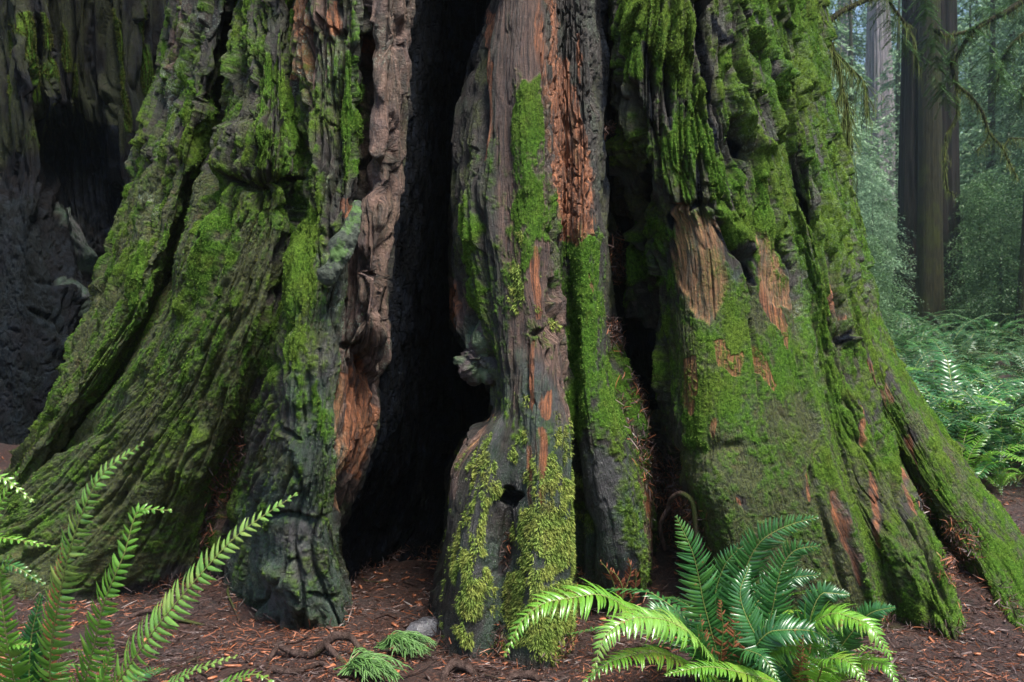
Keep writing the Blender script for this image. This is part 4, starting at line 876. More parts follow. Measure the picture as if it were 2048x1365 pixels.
U2 = U + (fbm(U * 1.0, V * .6, 3, 12) - .5) * .2
hp, pid = shingles(U2, V, .19, 2.3, 52); lum = fbm(U * 3.5, V * 2.2, 4, 72); n1 = vn(U2 * 5, V * 1.1, 31) * .7 + vn(U2 * 12, V * 3, 32) * .3; n2 = fbm(U2 * 16 + lum * 3, V * 6, 2, 33)
fib2 = fbm(U2 * 26, V * 2.6, 3, 24)
h = C['plates'] * ((hp - .4) * .18 - .09 * crack(vn(U2 * 7, V * .35, 34), .05) - .05 * crack(vn(U2 * 15, V * .7, 38), .06) + (fib2 - .5) * .03) + C['smooth'] * ((lum - .5) * .12 - .018 * crack(n2, .05) - .014 * crack(fbm(U2 * 34 + lum * 7, V * 8 + lum * 4, 2, 39), .05)) + C['plates'] * .03 * (1 - np.abs(2 * vn(U2 * 30, V * 1.6, 173) - 1)) + C['lumps'] * ((lum - .5) * .3 - .08 * crack(n1, .05) - .03 * crack(n2, .06)) + C['h']
mn = fbm(U2 * 6, V * 4, 4, 101)
moss = brk(C['moss'], 1.2, .12, mn); olive = brk(C['olive'], 1.1, .14, fbm(U2 * 8, V * 2, 4, 111)) * (1 - moss * .8)
N2 = grid_normals(blur(P2, 3)); D2 = P2 + N2 * h[..., None]
one = np.ones_like(h); zero = one * 0
left = empty("redwood_tree", (-6.35, 13.2, 0)); tag(left, "dark redwood with purple grey burnt base at the left edge, behind the big tree", "tree", "redwood trees")
org2 = np.array([-6.35, 13.2, 0], np.float32)
mesh_np("trunk", (D2 - org2).reshape(-1, 3), grid_faces(nr2, nc2), M['bark'], parent=left, attrs={"flow": np.stack([U2, V, zero, one], -1).reshape(-1, 4),
    "coat": np.stack([moss, olive, zero, one], -1).reshape(-1, 4),
    "wood": np.stack([brk(C['red'], .8), zero, np.maximum(brk(C['char_shade'], .5), .88 * (1 - moss) * (1 - .30 * olive)) * (1 - brk(C['scar'], .8)), one], -1).reshape(-1, 4),  # char over the whole trunk puts the tree's shade into its colour
    "skin": np.stack([np.maximum(brk(C['slate'], .8) * .6, brk(C['scar'], .8)), C['plates'] * .2, C['wet'], one], -1).reshape(-1, 4)})
Vv, Ff = tufts(D2, grid_normals(D2), (moss + olive * .25) * (PX2 > -40) * (PX2 < 420) * (PY2 > -60) * (N2[..., 1] < .3), 45000, .016, 'fine', 6)
o = mesh_np("green_moss", Vv - org2, Ff, M['tuft_dark'], parent=left, smooth=False); tag(o, kind="stuff")

# ------------------------------------------------------------------ litter on the forest floor
r_ = np.random.default_rng(77); nL = 150000
Yl = 3.9 + 9.6 * r_.random(nL) ** 2.0; Xl = (r_.random(nL) * 2500 - 200 - CX) / F_PX * Yl
keep = vn(Xl * 3.1, Yl * 3.1, 210) * .6 + vn(Xl * 9, Yl * 9, 211) * .4 > .30
Xl, Yl = Xl[keep], Yl[keep]; nL = len(Xl)
bb = np.stack([Xl, Yl, gz(Xl, Yl) + .002 + r_.random(nL) ** 2 * .018], -1)
a = r_.random(nL) * 6.283; dd = np.stack([np.cos(a), np.sin(a), r_.normal(0, .22, nL)], -1); dd /= np.linalg.norm(dd, axis=1, keepdims=True)
sz = np.exp(r_.normal(0, .55, (nL, 1)))
Vv, Ff = strips(bb, dd, np.clip(.030 * sz, .01, .16), np.clip(.0016 * sz ** .5, .0008, .004) * (.7 + .9 * r_.random((nL, 1))), .12, r_)
pz = vn(Xl * 1.7, Yl * 1.7, 215)
mi = np.where(r_.random(nL) < .16 + .35 * sst(.45, .7, pz), 1, np.where(r_.random(nL) < .45, 0, 2))
o = mesh_np("needle_litter", Vv, Ff, [M['twig_b'], M['twig_a'], M['twig_c']], smooth=False, mat_idx=np.repeat(mi, 2))
tag(o, "dead reddish brown needles and twigs covering the ground", "litter", kind="stuff")

def gr(px, py, lift=0.0):
    """point on the ground under a picture position"""
    Y = ground_Y(py)
    for _ in range(6): Y = ground_Y(py, float(gz((px - CX) / F_PX * Y, Y)))
    return ((px - CX) / F_PX * Y, Y, float(gz((px - CX) / F_PX * Y, Y)) + lift)
def root(pts, rads, lifts, label, group=None, extra=()):
    P_ = [gr(px, py, l) for (px, py), l in zip(pts, lifts)]
    L = [(P_, rads)] + [([gr(px, py, l) for px, py, l in e], rr) for e, rr in extra]
    o = tubes("exposed_root", L, M['root'], None, P_[0], 9, 8, .35); o.location = P_[0]
    tag(o, label, "root", group)
root([(537,1322),(557,1310),(591,1316),(619,1316),(646,1312),(673,1308),(701,1310),(718,1316),(752,1306)], [.008,.014,.018,.022,.026,.024,.020,.016,.008], [0,.045,.02,.012,.05,.09,.085,.05,-.01],
     "arched grey brown root with two legs on the litter, in front of the hollow", "bare roots on the ground", [([(650,1312,.06),(667,1318,.03),(680,1322,.01),(694,1328,-.01)], [.02,.017,.014,.01])])
root([(520,1362),(547,1347),(585,1350),(612,1342),(639,1334),(673,1342)], [.012,.018,.018,.014,.015,.008], [.0,.012,.01,.01,.014,.0], "low dark root lying nearest the viewer, left of the fallen green sprigs", "bare roots on the ground")
root([(886,1362),(892,1350),(909,1344),(933,1346),(956,1356)], [.012,.018,.022,.02,.01], [-.01,.02,.035,.025,-.01], "small hooked root with a mossy bend, right of the fallen green sprigs", "bare roots on the ground")
root([(1005,1364),(1032,1357),(1066,1358),(1090,1366)], [.012,.018,.02,.01], [-.01,.012,.012,-.01], "short dark root at the foot of the centre column", "bare roots on the ground")
root([(470,1160),(455,1195),(470,1225),(480,1245)], [.004,.006,.006,.003], [.03,.02,.01,.0], "thin brown twig like root at the left of the grey foot", "bare roots on the ground")
root([(250,1238),(300,1228),(360,1245),(410,1250)], [.008,.013,.013,.006], [0,.015,.012,0], "pale root showing through litter behind the left fern fronds", "bare roots on the ground")
x_, y_, z_ = gr(848, 1272)
o = blob("nub", [(-.02, 0, .02, .085), (.03, .02, .05, .075), (-.06, .02, .0, .06)], M['nub_skin'], None, .35, 9, 80, 3); o.location = (x_, y_, z_ - .03)  # smooth exposed root nub, built as a rounded lump
tag(o, "small wet grey rock of root shining beside the right edge of the hollow", "nub")

# ------------------------------------------------------------------ fallen green sprigs
def sprig(px, py, wpx, label, seed, ang):
    r = np.random.default_rng(seed); x, y, z = gr(px, py); s = wpx * y / F_PX
    root_ = empty("fallen_sprig", (x, y, z + .008)); tag(root_, label, "sprig", "fallen green sprigs")
    VV, FF, SS, o = [], [], [], 0
    base = np.array([-.5 * s, .0, .02])
    for i in range(46):
        a = ang + r.normal(0, .48); L = s * (.55 + .55 * r.random()); hgt = s * (.09 + .20 * r.random())
        P_ = [base + np.array([r.normal(0, .02), r.normal(0, .02), 0])]
        for q in (.25, .5, .75, 1.0):
            P_.append(base + np.array([math.cos(a) * L * q, math.sin(a) * L * q * .75 - .06 * q * q, hgt * math.sin(min(1, q * 1.02) * 2.75) + .008]))
        v, f, c = tube_geo(P_, [.0028, .0028, .0026, .0022, .0012], 5, 5, .2, i + 1)
        VV.append(v); FF.append(f + o); o += len(v)
        P_ = np.array(P_); SS.append((P_, [.0014] * 5))
        for q in range(7):                                   # side shoots
            t = .3 + .65 * r.random(); k = t * 4; b = int(k); b = min(b, 3); p0 = P_[b] + (P_[b + 1] - P_[b]) * (k - b); dr = P_[b + 1] - P_[b]; dr /= np.linalg.norm(dr)
            sd_ = np.cross(dr, [0, 0, 1]) * r.choice([-1, 1]); l2 = s * (.10 + .12 * r.random())
            Q = [p0, p0 + (dr * .75 + sd_ * .5) * l2 * .5, p0 + (dr * .95 + sd_ * .55) * l2 + np.array([0, 0, -.012])]
            v, f, c = tube_geo(Q, [.0022, .0024, .001], 5, 3, .2, q + 2); VV.append(v); FF.append(f + o); o += len(v)
    mesh_np("needles", np.concatenate(VV), np.concatenate(FF), M['sprig'], root_)
    tubes("stem", [([base + np.array([-.05, .02, -.01]), base, base + np.array([.06, 0, .03])], [.004, .005, .003])], M['root'], root_)
sprig(818, 1306, 105, "drooping green conifer sprig on the litter beside the wet rock", 3, -.25)
sprig(748, 1358, 120, "green conifer sprig lying nearest the viewer in the middle of the ground", 9, .1)

# ------------------------------------------------------------------ ferns
def frond_geo(R, nrm, plen, npair, pw=.011, seed=0, bare=.14, sweep=.22, droop=.25, tipr=2.4, gaps=0.0, vee=.35):
    """R: stem points; leaflets in two rows, each a small folded blade. returns (V,F) leaflets and (V,F) stem"""
    r = np.random.default_rng(seed)
    R = np.array(R, float); tk = np.concatenate([[0], np.cumsum(np.linalg.norm(np.diff(R, axis=0), axis=1))]); tot = tk[-1]
    tt = bare + (1 - bare) * (np.arange(npair) + .5) / npair; tt = 1 - (1 - tt) ** 1.0
    t2 = np.repeat(tt, 2) + r.normal(0, .0018, 2 * npair); sgn = np.tile([1., -1.], npair)
    ok = r.random(2 * npair) > gaps; t2, sgn = t2[ok], sgn[ok]; t2 = np.clip(t2, 0, 1)
    pos = pchip(tk, R, t2 * tot); T_ = pchip(tk, R, np.clip(t2 + .01, 0, 1) * tot) - pchip(tk, R, np.clip(t2 - .01, 0, 1) * tot)
    T_ /= np.linalg.norm(T_, axis=1, keepdims=True)
    nv = np.array(nrm, float); nv = np.broadcast_to(nv, T_.shape); A = np.cross(T_, nv); A /= np.linalg.norm(A, axis=1, keepdims=True); B = np.cross(A, T_)
    q = (t2 - bare) / (1 - bare); prof = (1 - q ** tipr) * (.72 + .28 * sst(0, .25, q)); L = plen * prof * (.84 + .22 * r.random(len(q))) * np.where(r.random(len(q)) < .05, .35 + .5 * r.random(len(q)), 1) + .006
    W_ = pw * (.55 + .45 * prof) * (.9 + .2 * r.random(len(q)))
    A = A * sgn[:, None]; sw = sweep + q * .5 + r.normal(0, .09, len(q)); dr0 = droop * (.4 + 1.2 * r.random(len(q)))
    secs = np.array([0, .18, .5, .8, 1.0]); wid = np.array([.55, 1.0, .92, .58, .04])
    Vv = np.zeros((len(q), 5, 3, 3))
    tw = r.normal(0, .16, len(q))
    for i, (s__, w__) in enumerate(zip(secs, wid)):
        c = pos + L[:, None] * (A * s__ + T_ * (np.sin(sw)[:, None] * s__ + .16 * s__ ** 2) + B * (vee * s__ - (dr0[:, None] + vee * .6) * s__ ** 2))
        side = T_ * np.cos(tw)[:, None] + B * (np.sin(tw)[:, None]) - B * .0
        hw = (W_ * w__)[:, None]
        Vv[:, i, 0] = c - side * hw - B * hw * .25; Vv[:, i, 1] = c + B * hw * .15; Vv[:, i, 2] = c + side * hw - B * hw * .25
    o = (np.arange(len(q)) * 15)[:, None]
    F_ = np.concatenate([o + np.array([[i * 3 + j, i * 3 + j + 1, i * 3 + j + 4, i * 3 + j + 3]]) for i in range(4) for j in range(2)])
    sv, sf, _ = tube_geo(R, list(np.linspace(.0042, .0012, len(R))), 5, 6, .05, 2)
    return (Vv.reshape(-1, 3), F_), (sv, sf)
def frond(parent, org_, pts, mat, plen=.09, npair=46, nrm=(0, -.55, .85), seed=1, **kw):
    P_ = [at(*p) for p in pts]
    (v, f), (sv, sf) = frond_geo(P_, nrm, plen, npair, seed=seed, **kw)
    fo = mesh_np("frond", v - np.array(org_), f, mat, parent); mesh_np("stem", sv - np.array(org_), sf, M['stem'], fo)
    return fo
def fern(px, Y, label, group="sword ferns in front of the big redwood"):
    x = (px - CX) / F_PX * Y; o_ = (x, Y, float(gz(x, Y)))
    e = empty("sword_fern", o_); tag(e, label, "fern", group); ferns5.append(e) if Y < 5 and px > 1000 else ferns6.append(e); return e, o_
UPN = (0.0, -.75, .65); ferns5 = []; ferns6 = []
e, o_ = fern(110, 3.75, "tall fern at the lower left, long upright fronds before the left roots")
frond(e, o_, [(110,1585,3.75),(100,1350,3.62),(120,1188,3.5),(151,1065,3.42),(207,947,3.36),(290,884,3.34)], M['fern_pale'], .088, 50, UPN, 1, pw=.0115)
frond(e, o_, [(118,1585,3.75),(160,1400,3.6),(185,1305,3.52),(207,1210,3.46),(246,1115,3.42),(284,1018,3.42),(345,1022,3.4)], M['fern'], .078, 46, UPN, 2, pw=.0115)
frond(e, o_, [(125,1585,3.75),(190,1440,3.6),(246,1350,3.5),(313,1255,3.42),(392,1160,3.36),(476,1070,3.32),(596,986,3.3)], M['fern_pale'], .088, 50, UPN, 3, pw=.0115)
frond(e, o_, [(100,1585,3.75),(60,1450,3.6),(30,1365,3.5),(8,1240,3.42),(0,1170,3.4),(22,1108,3.36)], M['fern'], .08, 44, UPN, 4, pw=.0115)
frond(e, o_, [(95,1585,3.75),(-20,1400,3.5),(-70,1250,3.4),(-75,1120,3.35),(0,1076,3.3),(112,1094,3.25)], M['fern'], .06, 50, (0, -.3, .95), 5, pw=.010)
frond(e, o_, [(120,1585,3.75),(200,1480,3.5),(300,1400,3.3),(380,1345,3.2),(475,1312,3.15)], M['fern_pale'], .05, 40, (0, -.6, .8), 6, pw=.011)
frond(e, o_, [(112,1585,3.75),(150,1480,3.6),(190,1400,3.5),(215,1330,3.45),(225,1270,3.42)], M['fern'], .06, 40, UPN, 7, pw=.0115)
frond(e, o_, [(105,1585,3.75),(75,1480,3.7),(60,1380,3.66),(62,1280,3.62),(82,1190,3.6)], M['fern_deep'], .07, 46, (.2, -.7, .6), 21, pw=.0115)
frond(e, o_, [(105,1585,3.75),(110,1480,3.72),(100,1350,3.68),(104,1230,3.66),(118,1130,3.62),(125,1088,3.6)], M['fern_dead'], .04, 40, UPN, 22, pw=.009, gaps=.05, bare=.3)
frond(e, o_, [(125,1585,3.75),(230,1500,3.5),(330,1440,3.3),(430,1380,3.2),(520,1350,3.1),(560,1380,3.05)], M['fern'], .05, 40, (0, -.6, .8), 23, pw=.011)
e, o_ = fern(-130, 3.9, "fern leaning in from the left edge with pale shining drooping fronds")
frond(e, o_, [(-130,1540,3.9),(-160,1250,3.75),(-150,1050,3.6),(-90,965,3.5),(-10,950,3.42),(68,1005,3.38)], M['fern_pale'], .08, 52, (0, -.5, .85), 8, pw=.0115)
frond(e, o_, [(-130,1540,3.9),(-90,1300,3.75),(-50,1120,3.6),(-10,1030,3.55),(40,935,3.5)], M['fern'], .075, 48, UPN, 9, pw=.0115)
frond(e, o_, [(-130,1540,3.9),(-60,1420,3.6),(-20,1330,3.5),(20,1290,3.45),(70,1290,3.4)], M['fern'], .06, 40, UPN, 10, pw=.011)
frond(e, o_, [(-130,1540,3.9),(-70,1380,3.7),(-30,1230,3.6),(20,1130,3.55),(90,1170,3.5)], M['fern_deep'], .06, 44, UPN, 31, pw=.011)

e, o_ = fern(1452, 4.62, "large fern at the lower right, pale fronds arching left before the centre column")
W2 = .0105
frond(e, o_, [(1452,1378,4.62),(1432,1300,4.6),(1407,1205,4.56),(1388,1115,4.52),(1352,1032,4.5)], M['fern_deep'], .115, 36, (.05, -1, .3), 11, pw=W2, bare=.22)
frond(e, o_, [(1448,1378,4.62),(1380,1280,4.5),(1267,1222,4.3),(1180,1190,4.15),(1100,1203,4.05),(1045,1240,4.0),(1008,1315,3.95)], M['fern'], .125, 50, (-.1, -.45, .85), 12, pw=W2, bare=.25, droop=.45)
frond(e, o_, [(1450,1378,4.6),(1425,1320,4.4),(1372,1262,4.2),(1320,1238,4.1),(1262,1238,4.0),(1212,1270,3.92),(1185,1345,3.88)], M['fern_pale'], .12, 48, (-.1, -.5, .8), 13, pw=.0115, bare=.2, droop=.5)
frond(e, o_, [(1450,1378,4.6),(1380,1330,4.3),(1300,1305,4.15),(1230,1320,4.0),(1160,1370,3.9)], M['fern'], .10, 44, (0, -.3, .95), 14, pw=W2, bare=.15, droop=.4)
frond(e, o_, [(1455,1378,4.62),(1464,1250,4.6),(1482,1166,4.55),(1520,1085,4.5),(1575,1052,4.46),(1635,1035,4.42)], M['fern_deep'], .11, 46, (.2, -.9, .4), 15, pw=W2, bare=.2)
frond(e, o_, [(1460,1378,4.62),(1530,1290,4.55),(1545,1217,4.5),(1562,1140,4.46),(1592,1100,4.44),(1640,1092,4.4)], M['fern_deep'], .12, 44, (.15, -1, .2), 16, pw=W2, bare=.15)
frond(e, o_, [(1452,1378,4.62),(1440,1270,4.6),(1430,1200,4.6),(1450,1130,4.58),(1500,1080,4.55)], M['fern_deep'], .10, 40, (0, -1, .3), 17, pw=W2)
frond(e, o_, [(1456,1378,4.62),(1420,1340,4.5),(1400,1300,4.4),(1395,1250,4.35)], M['fern_deep'], .08, 30, (0, -1, .4), 18, pw=W2)
frond(e, o_, [(1458,1378,4.62),(1500,1320,4.4),(1560,1290,4.3),(1640,1300,4.2),(1700,1350,4.1)], M['fern'], .10, 42, (0, -.5, .8), 91, pw=W2, droop=.5)
frond(e, o_, [(1458,1378,4.62),(1480,1330,4.3),(1490,1300,4.2),(1520,1310,4.1),(1560,1365,4.0)], M['fern_deep'], .10, 40, (0, -.5, .8), 92, pw=W2, droop=.5)
frond(e, o_, [(1452,1378,4.62),(1400,1290,4.6),(1350,1240,4.55),(1310,1220,4.5),(1262,1240,4.45)], M['fern_deep'], .09, 40, (0, -.6, .7), 93, pw=W2, droop=.4)
frond(e, o_, [(1452,1378,4.62),(1470,1290,4.7),(1510,1210,4.75),(1570,1160,4.75),(1640,1150,4.7)], M['fern_deep'], .11, 44, (.1, -.8, .5), 94, pw=W2)
for q, (a, b, c) in enumerate((((1440, 1200), (1446, 1260), (1440, 1330)), ((1475, 1190), (1470, 1260), (1462, 1340)), ((1500, 1250), (1490, 1310), (1470, 1360)), ((1400, 1230), (1410, 1290), (1430, 1350)))):
    frond(e, o_, [(1452, 1378, 4.65), (c[0], c[1], 4.55), (b[0], b[1], 4.5), (a[0], a[1], 4.48)], M['fern_dead'], .05, 30, (.1, -1, .1), 60 + q, pw=.008, gaps=.35, droop=.7, bare=.1)
e, o_ = fern(1622, 4.42, "fern at the lower right with dark glossy fronds spreading right, brown dead frond beneath")
frond(e, o_, [(1622,1405,4.42),(1600,1330,4.35),(1626,1250,4.25),(1680,1228,4.15),(1730,1245,4.05),(1785,1320,3.98)], M['fern'], .115, 46, (.1, -.5, .8), 24, pw=W2, bare=.2, droop=.45)
frond(e, o_, [(1618,1405,4.42),(1560,1340,4.35),(1510,1300,4.3),(1548,1262,4.25),(1620,1262,4.2),(1690,1300,4.1)], M['fern_deep'], .10, 44, (0, -.6, .75), 25, pw=W2, bare=.2)
frond(e, o_, [(1622,1405,4.42),(1612,1300,4.42),(1620,1240,4.4),(1650,1186,4.38),(1698,1190,4.36)], M['fern_deep'], .085, 40, (.1, -.9, .4), 26, pw=W2, bare=.3)
frond(e, o_, [(1622,1405,4.42),(1680,1345,4.2),(1730,1320,4.1),(1770,1330,4.0),(1800,1375,3.95)], M['fern'], .09, 40, (0, -.4, .9), 27, pw=W2, droop=.4)
frond(e, o_, [(1622,1405,4.42),(1560,1370,4.2),(1480,1345,4.1),(1400,1335,4.0),(1330,1350,3.9)], M['fern'], .085, 44, (0, -.3, .95), 28, pw=.010, droop=.3)
frond(e, o_, [(1622,1405,4.42),(1560,1330,4.3),(1500,1250,4.3),(1480,1190,4.32),(1500,1130,4.36)], M['fern_deep'], .10, 44, (0, -1, .4), 29, pw=W2)
frond(e, o_, [(1622,1405,4.42),(1660,1330,4.4),(1700,1270,4.35),(1745,1225,4.3),(1790,1215,4.25)], M['fern_deep'], .075, 40, (.2, -.8, .5), 95, pw=W2, bare=.3)
frond(e, o_, [(1622,1405,4.42),(1640,1350,4.1),(1650,1320,4.0),(1690,1320,3.9),(1740,1375,3.8)], M['fern'], .10, 40, (0, -.5, .8), 96, pw=W2, droop=.5)
for q, (a, b) in enumerate((((1606, 1270), (1600, 1330)), ((1620, 1290), (1612, 1350)))):
    frond(e, o_, [(1622, 1405, 4.4), (b[0], b[1], 4.15), (a[0], a[1], 4.08)], M['fern_dead'], .03, 26, (.1, -1, .1), 70 + q, pw=.009, gaps=.1, droop=.9, bare=.05)
# dead brown leaves in front of the green column
e, o_ = fern(1240, 5.45, "withered brown orange fern at the foot of the green column", None)
for q, pts in enumerate(([(1240,1218),(1250,1180),(1262,1140),(1255,1118)], [(1238,1218),(1228,1170),(1215,1140),(1200,1122)], [(1242,1218),(1245,1180),(1232,1150),(1220,1140)], [(1244,1218),(1268,1190),(1272,1160),(1270,1140)])):
    frond(e, o_, [(px, py, 5.45 - .03 * i) for i, (px, py) in enumerate(pts)], M['fern_dead'], .035, 14, (0, -1, .2), 80 + q, pw=.009, gaps=.35, droop=.9, bare=.2)

# the bank of ferns beyond the right roots, and a few behind
FM = [[], [], []]
for v_ in range(6):
    r = np.random.default_rng(300 + v_); L = .95 + .1 * v_ % 3 * .1
    rise = (1.0, .75, 1.15, .6, .9, 1.25)[v_]
    Rp = [(0, 0, 0)] + [(L * q * (.55 + .5 * q), (r.random() - .5) * .08 * q, L * (rise * q - (.35 + .45 * rise) * q ** 2.3)) for q in (.2, .4, .6, .8, 1.0)]
    (v, f), (sv, sf) = frond_geo(Rp, (-.4, 0, .9), .085, 30, pw=.012, seed=v_, droop=.3)
    Vv = np.concatenate([v, sv]); Fs = np.concatenate([f, sf + len(v)]); mi = np.r_[np.zeros(len(f), int), np.ones(len(sf), int)]
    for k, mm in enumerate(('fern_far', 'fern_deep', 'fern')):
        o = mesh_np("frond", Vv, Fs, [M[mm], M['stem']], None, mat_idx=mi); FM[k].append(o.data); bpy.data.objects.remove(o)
def bush_fern(x, y, sc, label, group, seed, tone):
    r = random.Random(seed); e = empty("sword_fern", (x, y, float(gz(x, y))), r.random() * 6); tag(e, label, "fern", group)
    n = r.randint(10, 14)
    for i in range(n):
        o = bpy.data.objects.new("frond", FM[tone][r.randrange(6)]); COL.objects.link(o); o.parent = e
        o.rotation_euler = (r.gauss(0, .12), r.uniform(-.45, .25), i / n * 6.283 + r.gauss(0, .2)); s = sc * r.uniform(.75, 1.15); o.scale = (s, s, s)
    return e
rr = random.Random(5); placed = []
tries = 0
while len(placed) < 110 and tries < 6000:
    tries += 1
    Y = 10.2 + 21 * rr.random() ** 1.1; px = rr.uniform(1700, 2330); X = (px - CX) / F_PX * Y
    if any((X - a) ** 2 + (Y - b) ** 2 < (.62 + .012 * Y) ** 2 for a, b in placed): continue
    if Y < 13 and px < 1790: continue
    placed.append((X, Y))
placed.sort(key=lambda p: p[1])
for i, (X, Y) in enumerate(placed):
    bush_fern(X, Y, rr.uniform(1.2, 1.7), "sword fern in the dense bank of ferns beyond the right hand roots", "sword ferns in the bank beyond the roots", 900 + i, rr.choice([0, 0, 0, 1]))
for i, (px, Y, s5, tn) in enumerate(((1880,10.6,1.15,1),(1925,9.9,1.2,2),(1975,10.5,1.3,1),(2030,10.0,1.25,1),(2085,10.7,1.35,2),(1850,11.6,1.2,2),(1905,12.0,1.35,1),(2000,11.8,1.4,1),(2060,12.2,1.4,2),(1830,13.4,1.35,1))):
    bush_fern((px - CX) / F_PX * Y, Y, s5, "deep green sword fern at the near edge of the fern bank", "sword ferns at the near edge of the bank", 1500 + i, tn)
bush_fern((1832 - CX) / F_PX * 17, 17, 1.7, "tallest upright fern standing above the bank, in front of the distant dark redwood", "sword ferns in the bank beyond the roots", 77, 2)
bush_fern((2010 - CX) / F_PX * 9.5, 9.6, .55, "small fern on bare ground just right of the biggest root", None, 78, 2)

r5 = random.Random(17); ferns5 += ferns6[:2]
for e, n5, a0, a1, s0 in ((ferns5[0], 9, -.3, 3.4, .80), (ferns5[1], 6, .6, 3.0, .66), (ferns5[2], 5, -.6, 2.6, .7), (ferns5[3], 4, .2, 2.4, .7)):
    for i in range(n5):
        o = bpy.data.objects.new("frond", FM[r5.choice([1, 1, 2])][r5.randrange(6)]); COL.objects.link(o); o.parent = e
        o.rotation_euler = (r5.gauss(0, .15), r5.uniform(-.35, .2), a0 + (a1 - a0) * (i + r5.random()) / n5); s = s0 * r5.uniform(.75, 1.1); o.scale = (s, s, s)
# bark chips lying about
r_ = np.random.default_rng(88); nC = 900
Yc = 4.2 + 5.5 * r_.random(nC) ** 1.6; Xc = (r_.random(nC) * 2300 - 100 - CX) / F_PX * Yc
cub_ = np.array([(-1,-1,-1),(1,-1,-1),(1,1,-1),(-1,1,-1),(-1,-1,1),(1,-1,1),(1,1,1),(-1,1,1)], float)[None] * (1 + r_.normal(0, .22, (nC, 8, 3)))
dim = np.stack([.012 + .03 * r_.random(nC) ** 2, .005 + .010 * r_.random(nC) ** 2, .003 + .004 * r_.random(nC)], -1)[:, None]
q_ = cub_ * dim; a = r_.random(nC) * 6.283; ca, sa = np.cos(a)[:, None], np.sin(a)[:, None]; tl = r_.normal(0, .3, (nC, 1))
Vc = np.stack([q_[..., 0] * ca - q_[..., 1] * sa + Xc[:, None], q_[..., 0] * sa + q_[..., 1] * ca + Yc[:, None], q_[..., 2] + q_[..., 0] * tl + gz(Xc, Yc)[:, None] + .006], -1).reshape(-1, 3)
Fc = (np.arange(nC)[:, None, None] * 8 + np.array([[0,3,2,1],[4,5,6,7],[0,1,5,4],[1,2,6,5],[2,3,7,6],[3,0,4,7]])[None]).reshape(-1, 4)
o = mesh_np("bark_chips", Vc, Fc, [M['twig_b'], M['twig_a'], M['twig_c']], smooth=False, mat_idx=np.repeat(r_.choice(3, nC, p=[.45, .3, .25]), 6))
tag(o, "small chips of bark scattered over the litter", "bark chips", kind="stuff")

VV, FF, o_n = [], [], 0
for i in range(110):
    Y = 4.3 + 4.8 * random.random() ** 1.5; X = (random.uniform(-50, 2100) - CX) / F_PX * Y; a = random.random() * 6.28; L = random.uniform(.08, .36); b_ = random.gauss(0, .25)
    P_ = []
    for k in range(4):
        x = X + math.cos(a + b_ * k) * L * k / 3; y = Y + math.sin(a + b_ * k) * L * k / 3; P_.append((x, y, float(gz(x, y)) + .008 + .012 * random.random()))
    rd = random.uniform(.0018, .0050)
    v, f, c = tube_geo(P_, [rd, rd * 1.1, rd * .9, rd * .4], 6, 4, .3, i + 1); VV.append(v); FF.append(f + o_n); o_n += len(v)
o = mesh_np("fallen_twigs", np.concatenate(VV), np.concatenate(FF), M['root']); tag(o, "thin dead twigs lying in the litter", "twigs", kind="stuff")

# ------------------------------------------------------------------ trees beyond
def redwood_far(px, Y, wpx, mat, label, seed, lean=0, hgt=32, deep=.10, plate=26, cat_group="redwood trees"):
    r0 = wpx / 2 * Y / F_PX; x = (px - CX) / F_PX * Y; nc_, nr_ = 150, 150
    ph = np.arange(nc_) / nc_ * 2 * np.pi; zz = np.concatenate([np.linspace(-.5, 12, 110), np.linspace(12.3, hgt, 40)])
    Z_, Ph = np.meshgrid(zz, ph, indexing='ij')
    def per(f, kv, sd): return vn((np.cos(Ph) + 2) * f, (np.sin(Ph) + 2) * f + Z_ * 0, sd) * .0 + vn((np.cos(Ph) * 1.0 + 2) * f + Z_ * kv, (np.sin(Ph) + 2) * f, sd)
    rad = r0 * (1 - Z_ / (hgt * 1.5)) * (1 + .45 * np.exp(-np.maximum(Z_, 0) / .9) * (.6 + .8 * per(1.6, 0, seed)))
    rad = rad + r0 * deep * 2 * (per(plate * .28, .12, seed + 1) - .5) - r0 * deep * 1.4 * crack(per(plate * .4, .18, seed + 2), .07) + r0 * .05 * (per(2, .2, seed + 3) - .5)
    Vv = np.stack([np.cos(Ph) * rad + lean * Z_, np.sin(Ph) * rad, Z_], -1).reshape(-1, 3)
    e = empty("redwood_tree", (x, Y, float(gz(x, Y)))); tag(e, label, "tree", cat_group)
    mesh_np("trunk", Vv, grid_faces(nr_, nc_)[:, ::-1], mat, e); return e
redwood_far(1856, 31, 128, M['far_bark'], "tall dark furrowed redwood standing straight behind the bank of ferns", 201)
redwood_far(1860, 28.8, 50, M['mossy_bark'], "slim mossy brown tree standing right in front of the dark furrowed redwood", 211, deep=.03)
redwood_far(1765, 72, 78, M['hazed_bark'], "pale hazy grey redwood left of the dark furrowed redwood, farther off", 221, lean=-.012)
redwood_far(1690, 85, 60, M['hazed_bark'], "faint pale redwood seen beside the upper right edge of the big tree", 231)
redwood_far(2044, 26, 30, M['mossy_bark'], "thin leaning dark trunk at the right edge above the ferns", 241, lean=.06, deep=.03)
redwood_far(1975, 95, 60, M['hazed_bark'], "faint far redwood trunk in the haze right of the dark furrowed redwood", 251)

